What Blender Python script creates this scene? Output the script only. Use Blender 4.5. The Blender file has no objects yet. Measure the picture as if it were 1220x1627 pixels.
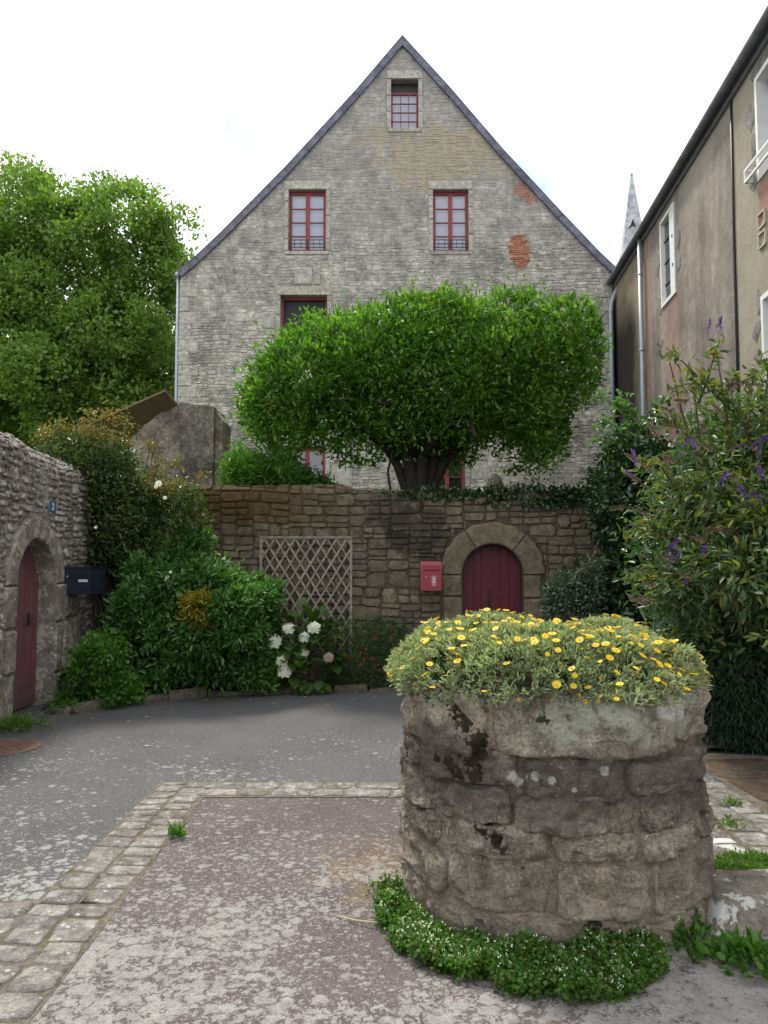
import bpy, math, random
import numpy as np
from mathutils import Vector, Matrix
R = math.radians
# ------------------------------------------------------------------ camera, sky, sun, exposure
scene = bpy.context.scene
COL = scene.collection
F = 1250.0; PITCH = math.atan(86.5 / F); EYE = 1.6
cam_d = bpy.data.cameras.new('camera'); cam = bpy.data.objects.new('camera', cam_d); COL.objects.link(cam)
cam.location = (0, 0, EYE); cam.rotation_euler = (R(90) + PITCH, 0, 0)
cam_d.sensor_fit = 'VERTICAL'; cam_d.sensor_height = 36; cam_d.lens = F / 1627 * 36
cam_d.clip_start = 0.05; cam_d.clip_end = 2000
scene.camera = cam
SUN_EL = 56; SUN_AZ = -28          # azimuth from +Y (the view direction), negative = to the left
world = bpy.data.worlds.new('World'); scene.world = world; world.use_nodes = True
wt = world.node_tree; wt.nodes.clear()
wo = wt.nodes.new('ShaderNodeOutputWorld'); bg = wt.nodes.new('ShaderNodeBackground'); bg.inputs[1].default_value = 0.1
sky = wt.nodes.new('ShaderNodeTexSky'); sky.sky_type = 'NISHITA'; sky.sun_disc = False
sky.sun_elevation = R(SUN_EL); sky.sun_rotation = R(SUN_AZ)
tc = wt.nodes.new('ShaderNodeTexCoord'); wn = wt.nodes.new('ShaderNodeTexNoise')
wn.inputs['Scale'].default_value = 2.6; wn.inputs['Detail'].default_value = 6; wn.inputs['Roughness'].default_value = .55
wr = wt.nodes.new('ShaderNodeValToRGB'); wr.color_ramp.elements[0].position = .34; wr.color_ramp.elements[1].position = .47
wm = wt.nodes.new('ShaderNodeMix'); wm.data_type = 'RGBA'
wmap = wt.nodes.new('ShaderNodeMapping'); wmap.inputs['Location'].default_value = (1.35, 2.1, .2)
wt.links.new(tc.outputs['Generated'], wmap.inputs[0]); wt.links.new(wmap.outputs[0], wn.inputs['Vector'])
wt.links.new(wn.outputs[0], wr.inputs[0]); wt.links.new(wr.outputs[0], wm.inputs[0])
wt.links.new(sky.outputs[0], wm.inputs[6]); wm.inputs[7].default_value = (8.6, 8.7, 8.95, 1)
wt.links.new(wm.outputs[2], bg.inputs[0]); wt.links.new(bg.outputs[0], wo.inputs[0])
sun_d = bpy.data.lights.new('sun', 'SUN'); sun_d.energy = 2.4; sun_d.angle = R(10); sun_d.color = (1, .95, .87)
sun = bpy.data.objects.new('sun', sun_d); COL.objects.link(sun); sun.location = (-10, 20, 40)
sd = Vector((math.sin(R(SUN_AZ)) * math.cos(R(SUN_EL)), math.cos(R(SUN_AZ)) * math.cos(R(SUN_EL)), math.sin(R(SUN_EL))))
sun.rotation_euler = sd.to_track_quat('Z', 'Y').to_euler()
vs = scene.view_settings; vs.view_transform = 'Standard'; vs.look = 'None'; vs.exposure = 1.0; vs.gamma = 1; vs.use_curve_mapping = False
# ------------------------------------------------------------------ helpers
random.seed(7)
def ray(px, py):
    cx = (px - 610) / F; cy = -(py - 813.5) / F
    return cx, math.cos(PITCH) - cy * math.sin(PITCH), math.sin(PITCH) + cy * math.cos(PITCH)
def at(px, py, d):                     # the point of the photograph's pixel at depth d along +Y
    r = ray(px, py); s = d / r[1]; return Vector((r[0] * s, d, EYE + r[2] * s))
def gp(px, py, z=0.0):
    r = ray(px, py); s = (z - EYE) / r[2]; return Vector((r[0] * s, r[1] * s, z))
def proj(p):
    x, y, z = p[0], p[1], p[2] - EYE
    zc = y * math.cos(PITCH) + z * math.sin(PITCH); yc = -y * math.sin(PITCH) + z * math.cos(PITCH)
    if zc < .05: return (-9999, -9999, .05)
    return 610 + F * x / zc, 813.5 - F * yc / zc, zc
def hsh(a, b=0, c=0):
    v = math.sin(a * 127.1 + b * 311.7 + c * 74.7) * 43758.5453
    return v - math.floor(v)
def vn(x, y, s=0):                     # value noise -1..1
    xi, yi = math.floor(x), math.floor(y); fx, fy = x - xi, y - yi
    fx = fx * fx * (3 - 2 * fx); fy = fy * fy * (3 - 2 * fy)
    a = hsh(xi, yi, s) * (1 - fx) + hsh(xi + 1, yi, s) * fx
    b = hsh(xi, yi + 1, s) * (1 - fx) + hsh(xi + 1, yi + 1, s) * fx
    return (a * (1 - fy) + b * fy) * 2 - 1
def tag(o, label=None, cat=None, group=None, kind=None):
    if label: o['label'] = label
    if cat: o['category'] = cat
    if group: o['group'] = group
    if kind: o['kind'] = kind
    return o
def put(o, parent):
    COL.objects.link(o)
    if parent is not None:
        o.parent = parent
        if parent.parent is None: o.matrix_parent_inverse = Matrix.Translation(-parent.location)
    return o
def thing(name, loc, label, cat, group=None, kind=None):
    o = bpy.data.objects.new(name, None); COL.objects.link(o); o.location = loc
    o.empty_display_size = .2
    return tag(o, label, cat, group, kind)
class MB:
    def __init__(s): s.v = []; s.f = []; s.m = []
    def add(s, vs_, fs, mi=0):
        k = len(s.v); s.v += [tuple(p) for p in vs_]
        for f in fs: s.f.append([i + k for i in f]); s.m.append(mi)
        return s
    def box(s, x0, x1, y0, y1, z0, z1, mi=0):
        return s.add([(x0,y0,z0),(x1,y0,z0),(x1,y1,z0),(x0,y1,z0),(x0,y0,z1),(x1,y0,z1),(x1,y1,z1),(x0,y1,z1)],
            [(0,3,2,1),(4,5,6,7),(0,1,5,4),(1,2,6,5),(2,3,7,6),(3,0,4,7)], mi)
    def obox(s, c, ax, ay, az, mi=0):   # centre, three half-axis vectors
        c = Vector(c); ax = Vector(ax); ay = Vector(ay); az = Vector(az)
        v = [c + ax*i + ay*j + az*k for k in (-1,1) for i, j in ((-1,-1),(1,-1),(1,1),(-1,1))]
        return s.add(v, [(0,3,2,1),(4,5,6,7),(0,1,5,4),(1,2,6,5),(2,3,7,6),(3,0,4,7)], mi)
    def bar(s, a, b, w, h, up=(0,0,1), mi=0):
        a = Vector(a); b = Vector(b); d = b - a; u = Vector(up)
        sx = d.cross(u); sx = sx.normalized() if sx.length > 1e-6 else Vector((1,0,0))
        uz = sx.cross(d).normalized()
        return s.obox((a+b)/2, d/2, sx*w/2, uz*h/2, mi)
    def extr(s, poly, off, mi=0):       # closed polygon extruded by a vector
        n = len(poly); off = Vector(off); P = [Vector(p) for p in poly]
        return s.add(P + [p + off for p in P], [tuple(range(n))[::-1], tuple(range(n, 2*n))] + [(i, (i+1) % n, n + (i+1) % n, n + i) for i in range(n)], mi)
    def tube(s, pts, rad, n=8, mi=0, cap=True, wob=0.0, seed=0):
        P = [Vector(p) for p in pts]; k = len(P); vs_ = []; fs = []
        if not hasattr(rad, '__len__'): rad = [rad] * k
        for i in range(k):
            d = (P[min(i+1,k-1)] - P[max(i-1,0)]).normalized()
            a = d.cross(Vector((0,1,0))) if abs(d.y) < .9 else d.cross(Vector((1,0,0)))
            a.normalize(); b = d.cross(a)
            for j in range(n):
                t = 2*math.pi*j/n; r = rad[i] * (1 + wob * vn(j*1.7 + seed, i*.8, 3))
                vs_.append(P[i] + a*math.cos(t)*r + b*math.sin(t)*r)
        for i in range(k-1):
            for j in range(n):
                fs.append((i*n+j, i*n+(j+1)%n, (i+1)*n+(j+1)%n, (i+1)*n+j))
        if cap: fs += [tuple(range(n))[::-1], tuple(range((k-1)*n, k*n))]
        return s.add(vs_, fs, mi)
    def ring(s, prof, c, n=24, mi=0):   # lathe about z at c: prof [(r,z)]
        vs_ = []; fs = []; k = len(prof)
        for r, z in prof:
            for j in range(n): vs_.append((c[0]+r*math.cos(2*math.pi*j/n), c[1]+r*math.sin(2*math.pi*j/n), c[2]+z))
        for i in range(k-1):
            for j in range(n): fs.append((i*n+j, i*n+(j+1)%n, (i+1)*n+(j+1)%n, (i+1)*n+j))
        fs += [tuple(range(n))[::-1], tuple(range((k-1)*n, k*n))]
        return s.add(vs_, fs, mi)
    def mesh(s, name, mats, smooth=False):
        me = bpy.data.meshes.new(name); me.from_pydata(s.v, [], s.f)
        for m in (mats if isinstance(mats, (list, tuple)) else [mats]): me.materials.append(m)
        if len(me.materials) > 1: me.polygons.foreach_set('material_index', s.m)
        if smooth: me.polygons.foreach_set('use_smooth', [True]*len(me.polygons))
        me.update(); return me
    def build(s, name, mats, parent=None, smooth=False):
        return put(bpy.data.objects.new(name, s.mesh(name, mats, smooth)), parent)
# ------------------------------------------------------------------ materials
class NT:
    def __init__(s, name):
        s.m = bpy.data.materials.new(name); s.m.use_nodes = True; s.t = s.m.node_tree; s.t.nodes.clear()
        s.out = s.t.nodes.new('ShaderNodeOutputMaterial'); s.geo = s.t.nodes.new('ShaderNodeNewGeometry'); s.pos = s.geo.outputs['Position']
    def n(s, t): return s.t.nodes.new(t)
    def set(s, sock, v):
        if isinstance(v, bpy.types.NodeSocket): s.t.links.new(v, sock)
        elif v is not None:
            if isinstance(v, (tuple, list)) and len(v) == 3 and sock.type == 'RGBA': v = (*v, 1)
            sock.default_value = v
    def rnd(s):
        oi = s.n('ShaderNodeObjectInfo'); a = s.math('ADD', oi.outputs['Random'], s.geo.outputs['Random Per Island'])
        return s.math('FRACT', a)
    def noise(s, scale, detail=4, rough=.55, vec=None, dist=0):
        x = s.n('ShaderNodeTexNoise'); x.inputs['Scale'].default_value = scale; x.inputs['Detail'].default_value = detail
        x.inputs['Roughness'].default_value = rough; x.inputs['Distortion'].default_value = dist
        s.set(x.inputs['Vector'], vec or s.pos); return x.outputs[0]
    def vor(s, scale, vec=None, feat='F1', out='Distance', rand=1):
        x = s.n('ShaderNodeTexVoronoi'); x.feature = feat; x.inputs['Scale'].default_value = scale; x.inputs['Randomness'].default_value = rand
        s.set(x.inputs['Vector'], vec or s.pos); return x.outputs[out]
    def ramp(s, f, stops, interp='LINEAR'):
        x = s.n('ShaderNodeValToRGB'); cr = x.color_ramp; cr.interpolation = interp
        if len(stops) == 1: stops = [stops[0], (1, stops[0][1])]
        while len(cr.elements) < len(stops): cr.elements.new(.5)
        for e, (p, c) in zip(cr.elements, stops):
            e.position = p; e.color = (c, c, c, 1) if not hasattr(c, '__len__') else (*c[:3], 1)
        s.set(x.inputs[0], f); return x.outputs[0]
    def mix(s, f, a, b, bl='MIX'):
        x = s.n('ShaderNodeMix'); x.data_type = 'RGBA'; x.blend_type = bl
        s.set(x.inputs[0], f); s.set(x.inputs[6], a); s.set(x.inputs[7], b); return x.outputs[2]
    def math(s, op, a, b=None, c=None, clamp=False):
        x = s.n('ShaderNodeMath'); x.operation = op; x.use_clamp = clamp
        s.set(x.inputs[0], a); s.set(x.inputs[1], b); s.set(x.inputs[2], c); return x.outputs[0]
    def mr(s, v, a, b, c=0, d=1):
        x = s.n('ShaderNodeMapRange'); s.set(x.inputs[0], v)
        for i, q in enumerate((a, b, c, d)): x.inputs[i+1].default_value = q
        return x.outputs[0]
    def xyz(s):
        x = s.n('ShaderNodeSeparateXYZ'); s.set(x.inputs[0], s.pos); return x.outputs
    def scaled(s, sx, sy, sz):
        x = s.n('ShaderNodeVectorMath'); x.operation = 'MULTIPLY'; s.set(x.inputs[0], s.pos); x.inputs[1].default_value = (sx, sy, sz); return x.outputs[0]
    def blob(s, c, r, warp=.5, wscale=4):  # 1 inside an uneven ball round c
        v = s.n('ShaderNodeVectorMath'); v.operation = 'DISTANCE'; s.set(v.inputs[0], s.pos); v.inputs[1].default_value = c
        d = s.math('DIVIDE', v.outputs['Value'], r)
        w = s.math('MULTIPLY', s.math('SUBTRACT', s.noise(wscale, 5, .65), .5), warp * 4)
        return s.ramp(s.math('ADD', d, w), [(.75, 1), (1.0, 0)])
    def bump(s, h, st=.5, dist=.02, nrm=None):
        x = s.n('ShaderNodeBump'); x.inputs['Strength'].default_value = st; x.inputs['Distance'].default_value = dist
        s.set(x.inputs['Height'], h)
        if nrm: s.set(x.inputs['Normal'], nrm)
        return x.outputs[0]
    def end(s, col, rough=.9, nrm=None, metal=0, spec=.3, trans=None, coat=0):
        p = s.n('ShaderNodeBsdfPrincipled'); s.set(p.inputs['Base Color'], col); s.set(p.inputs['Roughness'], rough)
        s.set(p.inputs['Metallic'], metal); p.inputs['Specular IOR Level'].default_value = spec
        if nrm: s.set(p.inputs['Normal'], nrm)
        if coat: p.inputs['Coat Weight'].default_value = coat
        sh = p.outputs[0]
        if trans:
            tr = s.n('ShaderNodeBsdfTranslucent'); s.set(tr.inputs[0], trans[1]); ms = s.n('ShaderNodeMixShader'); ms.inputs[0].default_value = trans[0]
            s.t.links.new(sh, ms.inputs[1]); s.t.links.new(tr.outputs[0], ms.inputs[2]); sh = ms.outputs[0]
        s.t.links.new(sh, s.out.inputs[0]); return s.m
def stone_mat(name, tints, lichen=.3, dark=.3, extra=None, mott=9, lich_col=(.42,.42,.37), bump=.6, lsc=7, lcov=0.0, con=1.0):
    t = NT(name)
    c = t.ramp(t.rnd(), [(i / max(1, len(tints)-1), x) for i, x in enumerate(tints)])
    c = t.mix(1, c, t.ramp(t.noise(mott, 7, .7), [(.28, (1-.55*con,)*3), (.72, (1+.5*con,)*3)]), 'MULTIPLY')
    c = t.mix(1, c, t.ramp(t.noise(mott*7, 5, .8), [(.3, (1-.5*con,)*3), (.7, (1+.5*con,)*3)]), 'MULTIPLY')
    if dark: c = t.mix(t.math('MULTIPLY', t.ramp(t.noise(1.3, 6, .68), [(.45, 0), (.68, 1)]), dark), c, (.055,.05,.045))
    if lichen:
        l = t.math('MULTIPLY', t.ramp(t.noise(lsc, 8, .72), [(.55-lcov, 0), (.62-lcov, 1)]), lichen)
        c = t.mix(l, c, lich_col)
        s = t.ramp(t.math('ADD', t.vor(lsc*1.7), t.math('MULTIPLY', t.noise(50, 3), .16)), [(.19, 1), (.25, 0)])
        c = t.mix(t.math('MULTIPLY', s, min(1, lichen*1.6)), c, tuple(x*1.2 for x in lich_col))
    if extra: c = extra(t, c)
    h = t.math('ADD', t.noise(28, 8, .75), t.math('MULTIPLY', t.noise(95, 4, .7), .4))
    return t.end(c, .93, t.bump(h, bump, .03), spec=.2)
def plain(name, col, rough=.6, var=.2, sc=12, bump=.15, metal=0, spec=.4, coat=0):
    t = NT(name)
    c = t.mix(1, col, t.ramp(t.noise(sc, 6, .65), [(.3, (1-var,)*3), (.7, (1+var,)*3)]), 'MULTIPLY')
    return t.end(c, t.ramp(t.noise(sc*2, 4), [(.3, max(0, rough-.1)), (.7, min(1, rough+.1))]), t.bump(t.noise(sc*5, 5), bump, .01), metal, spec, coat=coat)
def leaf_mat(name, cols, rough=.45, tr=.3, spec=.45):
    t = NT(name); r = t.rnd()
    c = t.ramp(r, [(i / max(1, len(cols)-1), x) for i, x in enumerate(cols)])
    c = t.mix(1, c, t.ramp(t.noise(1.7, 3), [(.3, (.75,.8,.75)), (.7, (1.2,1.15,1.1))]), 'MULTIPLY')
    tc_ = t.mix(1, c, (1.5, 1.7, .7), 'MULTIPLY')
    return t.end(c, rough, spec=spec, trans=(tr, tc_))
MT = {}
GREY = [(.42,.40,.355),(.50,.47,.41),(.36,.345,.32),(.46,.43,.385),(.56,.53,.47),(.43,.39,.325)]
def house_extra(t, c):
    o = t.xyz()
    c = t.mix(1, c, t.ramp(t.noise(2.4, 7, .78), [(.30, (.58,.58,.58)), (.64, (1.42,1.42,1.42))]), 'MULTIPLY')
    c = t.mix(t.math('MULTIPLY', t.ramp(t.math('ADD', t.vor(4.5), t.math('MULTIPLY', t.noise(14, 4, .7), .25)), [(.24, 1), (.30, 0)]), .6), c, (.58,.57,.53))
    dk = t.math('MULTIPLY', t.ramp(t.noise(.55, 6, .7), [(.50, 0), (.66, 1)]), .4)
    c = t.mix(dk, c, (.22,.215,.205))
    w = t.math('MULTIPLY', t.math('SUBTRACT', t.noise(1.4, 8, .8), .5), 7.0)
    dx = t.math('DIVIDE', t.math('SUBTRACT', o[0], 1.5), 2.2); dz = t.math('DIVIDE', t.math('SUBTRACT', o[2], 13.0), .95)
    d = t.math('ADD', t.math('ADD', t.math('MULTIPLY', dx, dx), t.math('MULTIPLY', dz, dz)), w)
    c = t.mix(t.ramp(d, [(.5, .9), (1.0, 0)]), c, t.ramp(t.noise(5, 6, .75), [(.32, (.30,.25,.16)), (.62, (.62,.50,.28))]))
    sk = t.ramp(t.noise(2.2, 5, .65, t.scaled(1, 1, .14)), [(.5, 0), (.68, 1)])
    c = t.mix(t.math('MULTIPLY', sk, .35), c, (.17,.165,.155))
    # grey film high up on the gable
    hi = t.mr(t.math('ADD', t.math('MULTIPLY', o[2], .1), t.math('MULTIPLY', t.noise(.8, 5, .7), .8)), 1.3, 1.7, 0, .5)
    c = t.mix(hi, c, (.30,.295,.285))
    for p, r in (((3.85,21,12.0), .33), ((4.05,21,11.75), .22)):
        c = t.mix(t.math('MULTIPLY', t.blob(p, r, .5, 3), .6), c, (.38,.16,.10))
    return c
MT['gable'] = stone_mat('granite_rubble', GREY, .55, .5, house_extra, mott=6, lsc=4, lcov=.02, con=1.15)
MT['gable_mortar'] = stone_mat('old_lime_mortar', [(.46,.43,.375)], .5, .3, house_extra, mott=10, lsc=6, bump=1)
MT['dressed'] = stone_mat('dressed_granite', [(.42,.40,.36),(.48,.455,.40),(.38,.365,.335),(.46,.42,.355)], .25, .15, mott=12, bump=.35)
def back_extra(t, c):
    o = t.xyz()
    # mossy top courses to the left; dark blotches below the tree
    xm = t.n('ShaderNodeMapRange'); xm.inputs[1].default_value = -1.8; xm.inputs[2].default_value = -.1; xm.inputs[3].default_value = 1; xm.inputs[4].default_value = 0
    t.set(xm.inputs[0], o[0])
    m2 = t.math('ADD', t.math('MULTIPLY', t.math('SUBTRACT', o[2], 1.75), 1.1), t.math('MULTIPLY', t.math('SUBTRACT', t.noise(3.2, 6, .68), .5), 2.2))
    m2 = t.math('MULTIPLY', t.ramp(m2, [(.2, 0), (.55, 1)]), xm.outputs[0])
    c = t.mix(t.math('MULTIPLY', m2, .85), c, t.ramp(t.noise(14, 5, .7), [(.3, (.03,.02,.006)), (.7, (.10,.06,.015))]))
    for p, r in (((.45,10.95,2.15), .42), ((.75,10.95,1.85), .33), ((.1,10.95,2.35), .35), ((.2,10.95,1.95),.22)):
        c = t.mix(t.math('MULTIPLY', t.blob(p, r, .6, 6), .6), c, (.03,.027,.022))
    return c
MT['back'] = stone_mat('warm_rubble', [(.145,.122,.084),(.185,.155,.106),(.12,.104,.076),(.165,.14,.10),(.135,.11,.074)], .12, .3, back_extra, mott=8, bump=.5)
MT['back_mortar'] = stone_mat('dark_earth_mortar', [(.105,.087,.062)], .1, .3, back_extra, bump=1)
MT['back_dressed'] = stone_mat('tan_dressed_stone', [(.165,.135,.092),(.185,.15,.105),(.15,.125,.088)], .1, .2, mott=10, bump=.35)
MT['left'] = stone_mat('lichened_rubble', [(.26,.23,.19),(.34,.31,.26),(.20,.18,.155),(.30,.26,.21),(.17,.145,.125)], .8, .35, mott=8, lich_col=(.58,.57,.53), lsc=9, bump=.8, lcov=.05)
MT['left_mortar'] = stone_mat('pale_crumbly_mortar', [(.36,.33,.285)], .8, .3, mott=14, lich_col=(.5,.49,.45), lsc=11, bump=1)
MT['left_dressed'] = stone_mat('grey_jamb_stone', [(.25,.22,.18),(.29,.26,.215)], .75, .5, mott=10, lich_col=(.52,.51,.47), lcov=.03, lsc=7, bump=.6)
WC = Vector((.835, 4.12, 0)); WR = .69; WP = 2.4
def wsurf(px, py):                       # where the pixel's ray meets the well
    r = ray(px, py); a = r[0]**2+r[1]**2; b = -2*(r[0]*WC.x+r[1]*WC.y); c = WC.x**2+WC.y**2-(WR*1.05)**2; q = b*b-4*a*c
    t_ = (-b-math.sqrt(max(q, 0)))/(2*a); return (r[0]*t_, r[1]*t_, EYE+r[2]*t_)
def well_extra(t, c):
    o = t.xyz()
    n = t.noise(5, 7, .7)
    # pale green-grey crusts on the rim stones
    for x, y, r in ((895,1150,.10),(925,1135,.08),(990,1140,.09),(1015,1160,.08),(1075,1150,.08),(960,1120,.07),(700,1110,.07),(1085,1110,.07)):
        c = t.mix(t.math('MULTIPLY', t.blob(wsurf(x, y), r, .8, 15), .8), c, t.ramp(t.noise(60, 4, .7), [(.3, (.27,.29,.21)), (.7, (.56,.57,.47))]))
    c = t.mix(t.math('MULTIPLY', t.blob(wsurf(1060,1130), .085, .35, 12), .9), c, (.58,.58,.54))
    c = t.mix(t.math('MULTIPLY', t.ramp(t.noise(38, 5, .75), [(.58, 0), (.66, 1)]), .6), c, (.06,.05,.04))
    c = t.mix(t.math('MULTIPLY', t.ramp(t.vor(42), [(.10, 1), (.17, 0)]), .55), c, (.50,.47,.41))
    # dark band round the middle
    bd = t.math('SUBTRACT', 1.0, t.math('ABSOLUTE', t.math('DIVIDE', t.math('SUBTRACT', t.math('ADD', o[2], t.math('MULTIPLY', t.math('SUBTRACT', t.noise(2.2, 5, .6), .5), .35)), .66), .2)))
    c = t.mix(t.math('MULTIPLY', t.ramp(bd, [(.05, 0), (.6, 1)]), .66), c, (.075,.064,.056))
    # buff mortar-washed foot
    fm = t.n('ShaderNodeMapRange'); fm.inputs[1].default_value = .45; fm.inputs[2].default_value = .1; t.set(fm.inputs[0], t.math('ADD', o[2], t.math('MULTIPLY', t.math('SUBTRACT', n, .5), .5)))
    c = t.mix(t.math('MULTIPLY', fm.outputs[0], .35), c, (.36,.30,.23))
    for x, y, r in ((727,1130,.04),(742,1150,.05),(756,1172,.05),(764,1194,.045),(752,1210,.04),(736,1226,.045),(757,1230,.04),(700,1202,.035),(716,1212,.04),(735,1200,.03),(770,1312,.045),(788,1328,.04),(803,1346,.035),(838,1336,.03),(736,1394,.022),(880,1460,.02),(940,1470,.04),(860,1145,.03)):
        c = t.mix(t.math('MULTIPLY', t.blob(wsurf(x, y), r*1.12, .75, 26), .9), c, (.020,.014,.008))
    for x, y, r in ((797,1191,.016),(818,1183,.018),(848,1193,.027),(812,1233,.026),(823,1241,.03),(799,1244,.018),(832,1235,.018),(851,1233,.024),(877,1240,.02),(913,1255,.015),(925,1248,.015),(1010,1252,.015),(960,1225,.024),(1010,1195,.016),(935,1160,.02)):
        c = t.mix(t.math('MULTIPLY', t.blob(wsurf(x, y), r, .3, 55), .8), c, t.ramp(t.noise(70, 4, .7), [(.3, (.38,.38,.34)), (.7, (.62,.62,.57))]))
    return c
MT['well'] = stone_mat('weathered_well_granite', [(.30,.255,.195),(.37,.32,.255),(.26,.22,.175),(.40,.34,.265)], .5, .45, well_extra, mott=11, lich_col=(.42,.40,.34), lsc=14, bump=1.0, con=1.45)
MT['well_mortar'] = stone_mat('buff_mortar', [(.27,.22,.165)], .3, .4, well_extra, mott=12, bump=1, con=1.3)
MT['brick'] = stone_mat('weathered_brick', [(.40,.17,.09),(.46,.21,.12),(.33,.13,.08),(.48,.27,.17)], .12, 0, mott=14)
MT['cobble'] = stone_mat('granite_sett', [(.21,.198,.178),(.265,.248,.222),(.18,.17,.156),(.24,.215,.18)], .5, .35, mott=10, lich_col=(.46,.45,.415), lsc=8, bump=.7, lcov=.02, con=1.25)
MT['slab'] = stone_mat('kerb_granite', [(.27,.25,.22),(.31,.285,.25)], .4, .25, mott=10, lich_col=(.5,.5,.46), lsc=6, bump=.6)
def slab_x(t, c):
    return t.mix(t.math('MULTIPLY', t.ramp(t.math('ADD', t.noise(7, 7, .7), t.math('MULTIPLY', t.vor(5), -.12)), [(.44, 0), (.49, 1)]), .9), c, (.64,.64,.60))
MT['slab_lichen'] = stone_mat('lichened_granite_block', [(.27,.24,.20)], .4, .25, None, mott=12, lich_col=(.60,.60,.56), lsc=4, bump=.8)
MT['slate'] = plain('slate', (.10,.10,.125), .55, .25, 5)
MT['eave'] = plain('grey_painted_eave', (.17,.168,.195), .6, .3, 5)
MT['slate_verge'] = stone_mat('slate_verge', [(.15,.15,.195),(.18,.18,.23),(.13,.13,.17)], .1, 0, mott=5, bump=.3)
MT['red_paint'] = plain('red_painted_wood', (.24,.035,.05), .5, .25, 9)
def worn(name, col, pale, rough):
    t = NT(name); st = t.noise(9, 6, .7, t.scaled(1, 1, .08)); o = t.xyz()
    c = t.mix(1, col, t.ramp(st, [(.3, (.65,.65,.65)), (.7, (1.4,1.4,1.4))]), 'MULTIPLY')
    c = t.mix(t.math('MULTIPLY', t.ramp(t.noise(6, 7, .75), [(.52, 0), (.68, 1)]), .4), c, pale)
    low = t.math('MULTIPLY', t.mr(t.math('ADD', o[2], t.math('MULTIPLY', t.noise(7, 5, .7), .4)), .65, .25), .5)
    c = t.mix(low, c, (.09,.075,.06))
    return t.end(c, rough, t.bump(st, .25, .01), spec=.35)
MT['door_red'] = worn('burgundy_painted_boards', (.10,.011,.024), (.16,.035,.05), .5)
MT['door_mauve'] = worn('mauve_painted_boards', (.17,.07,.085), (.25,.13,.14), .65)
MT['white_paint'] = plain('white_painted_wood', (.74,.74,.72), .5, .08, 6)
MT['zinc'] = plain('zinc', (.36,.39,.44), .45, .15, 6, metal=.35)
MT['iron'] = plain('dark_iron', (.03,.03,.033), .5, .3, 12)
MT['navy'] = plain('navy_painted_steel', (.018,.022,.042), .38, .2, 6, spec=.5)
MT['mail_red'] = plain('red_painted_steel', (.26,.016,.03), .35, .12, 6, spec=.5)
MT['label'] = plain('paper_label', (.62,.62,.56), .6, .05, 20)
MT['plate_blue'] = plain('blue_enamel', (.07,.13,.24), .3, .15, 20, spec=.5)
MT['white_enamel'] = plain('white_enamel', (.8,.8,.8), .4, .03, 20)
MT['wood_grey'] = stone_mat('weathered_lath', [(.25,.225,.185),(.31,.28,.23),(.20,.18,.15)], 0, 0, mott=20, bump=.4)
MT['bark'] = plain('dark_bark', (.028,.022,.017), .95, .45, 14, bump=1)
MT['bark_grey'] = plain('grey_bark', (.085,.07,.055), .95, .4, 9, bump=1)
MT['stem'] = plain('brown_stem', (.065,.052,.03), .8, .3, 20)
MT['curtain'] = plain('white_net_curtain', (.64,.70,.82), .9, .04, 3)
MT['room'] = plain('dim_room', (.05,.05,.055), .9, .2, 2)
MT['concrete'] = stone_mat('stained_concrete', [(.15,.135,.11)], .2, .7, mott=3, bump=.8, con=1.5, lsc=4)
MT['concrete_pale'] = stone_mat('flaking_render', [(.24,.205,.16)], .25, .75, mott=3, bump=.8, con=1.4, lsc=4)
MT['rust_sheet'] = plain('weathered_roof_sheet', (.17,.125,.085), .85, .35, 6)
MT['soil'] = plain('dark_soil', (.045,.034,.024), 1, .5, 15, bump=1)
MT['grate'] = plain('rusty_cast_iron', (.15,.085,.062), .8, .35, 14)
t = NT('window_glass'); gl = t.n('ShaderNodeBsdfGlossy'); gl.inputs['Roughness'].default_value = .03; gl.inputs[0].default_value = (.95,.97,1,1)
tp = t.n('ShaderNodeBsdfTransparent'); tp.inputs[0].default_value = (.86,.88,.9,1); fr = t.n('ShaderNodeFresnel'); fr.inputs[0].default_value = 1.6
ms = t.n('ShaderNodeMixShader'); t.t.links.new(t.math('ADD', fr.outputs[0], .06), ms.inputs[0]); t.t.links.new(tp.outputs[0], ms.inputs[1]); t.t.links.new(gl.outputs[0], ms.inputs[2]); t.t.links.new(ms.outputs[0], t.out.inputs[0])
MT['glass'] = t.m
# leaves
MT['lf_garden'] = leaf_mat('clipped_tree_leaf', [(.032,.095,.01),(.058,.15,.016),(.09,.205,.024),(.04,.115,.012),(.13,.26,.035),(.16,.27,.03)], .42, .4)
MT['lf_garden_tip'] = leaf_mat('fresh_shoot_leaf', [(.10,.23,.02),(.14,.28,.03),(.19,.31,.035)], .4, .45)
MT['lf_yellow'] = leaf_mat('yellowing_leaf', [(.30,.25,.02),(.22,.22,.03),(.34,.22,.03)], .5, .35)
MT['lf_big'] = leaf_mat('broad_tree_leaf', [(.08,.15,.026),(.125,.215,.042),(.185,.285,.062),(.095,.175,.034),(.225,.315,.07)], .5, .38)
MT['lf_rose'] = leaf_mat('rose_leaf', [(.035,.07,.02),(.055,.10,.028),(.085,.13,.04),(.03,.055,.02),(.12,.13,.035)], .38, .35)
MT['lf_rose_new'] = leaf_mat('rose_new_leaf', [(.16,.15,.035),(.22,.12,.045),(.12,.16,.04),(.22,.075,.045),(.10,.14,.03),(.17,.16,.04)], .45, .4)
MT['lf_choisya'] = leaf_mat('glossy_green_leaf', [(.04,.115,.026),(.075,.18,.042),(.12,.25,.07),(.05,.125,.028)], .33, .35, .55)
MT['lf_vine'] = leaf_mat('bright_weed_leaf', [(.05,.14,.015),(.07,.18,.02),(.09,.20,.03)], .5, .38)
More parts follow.
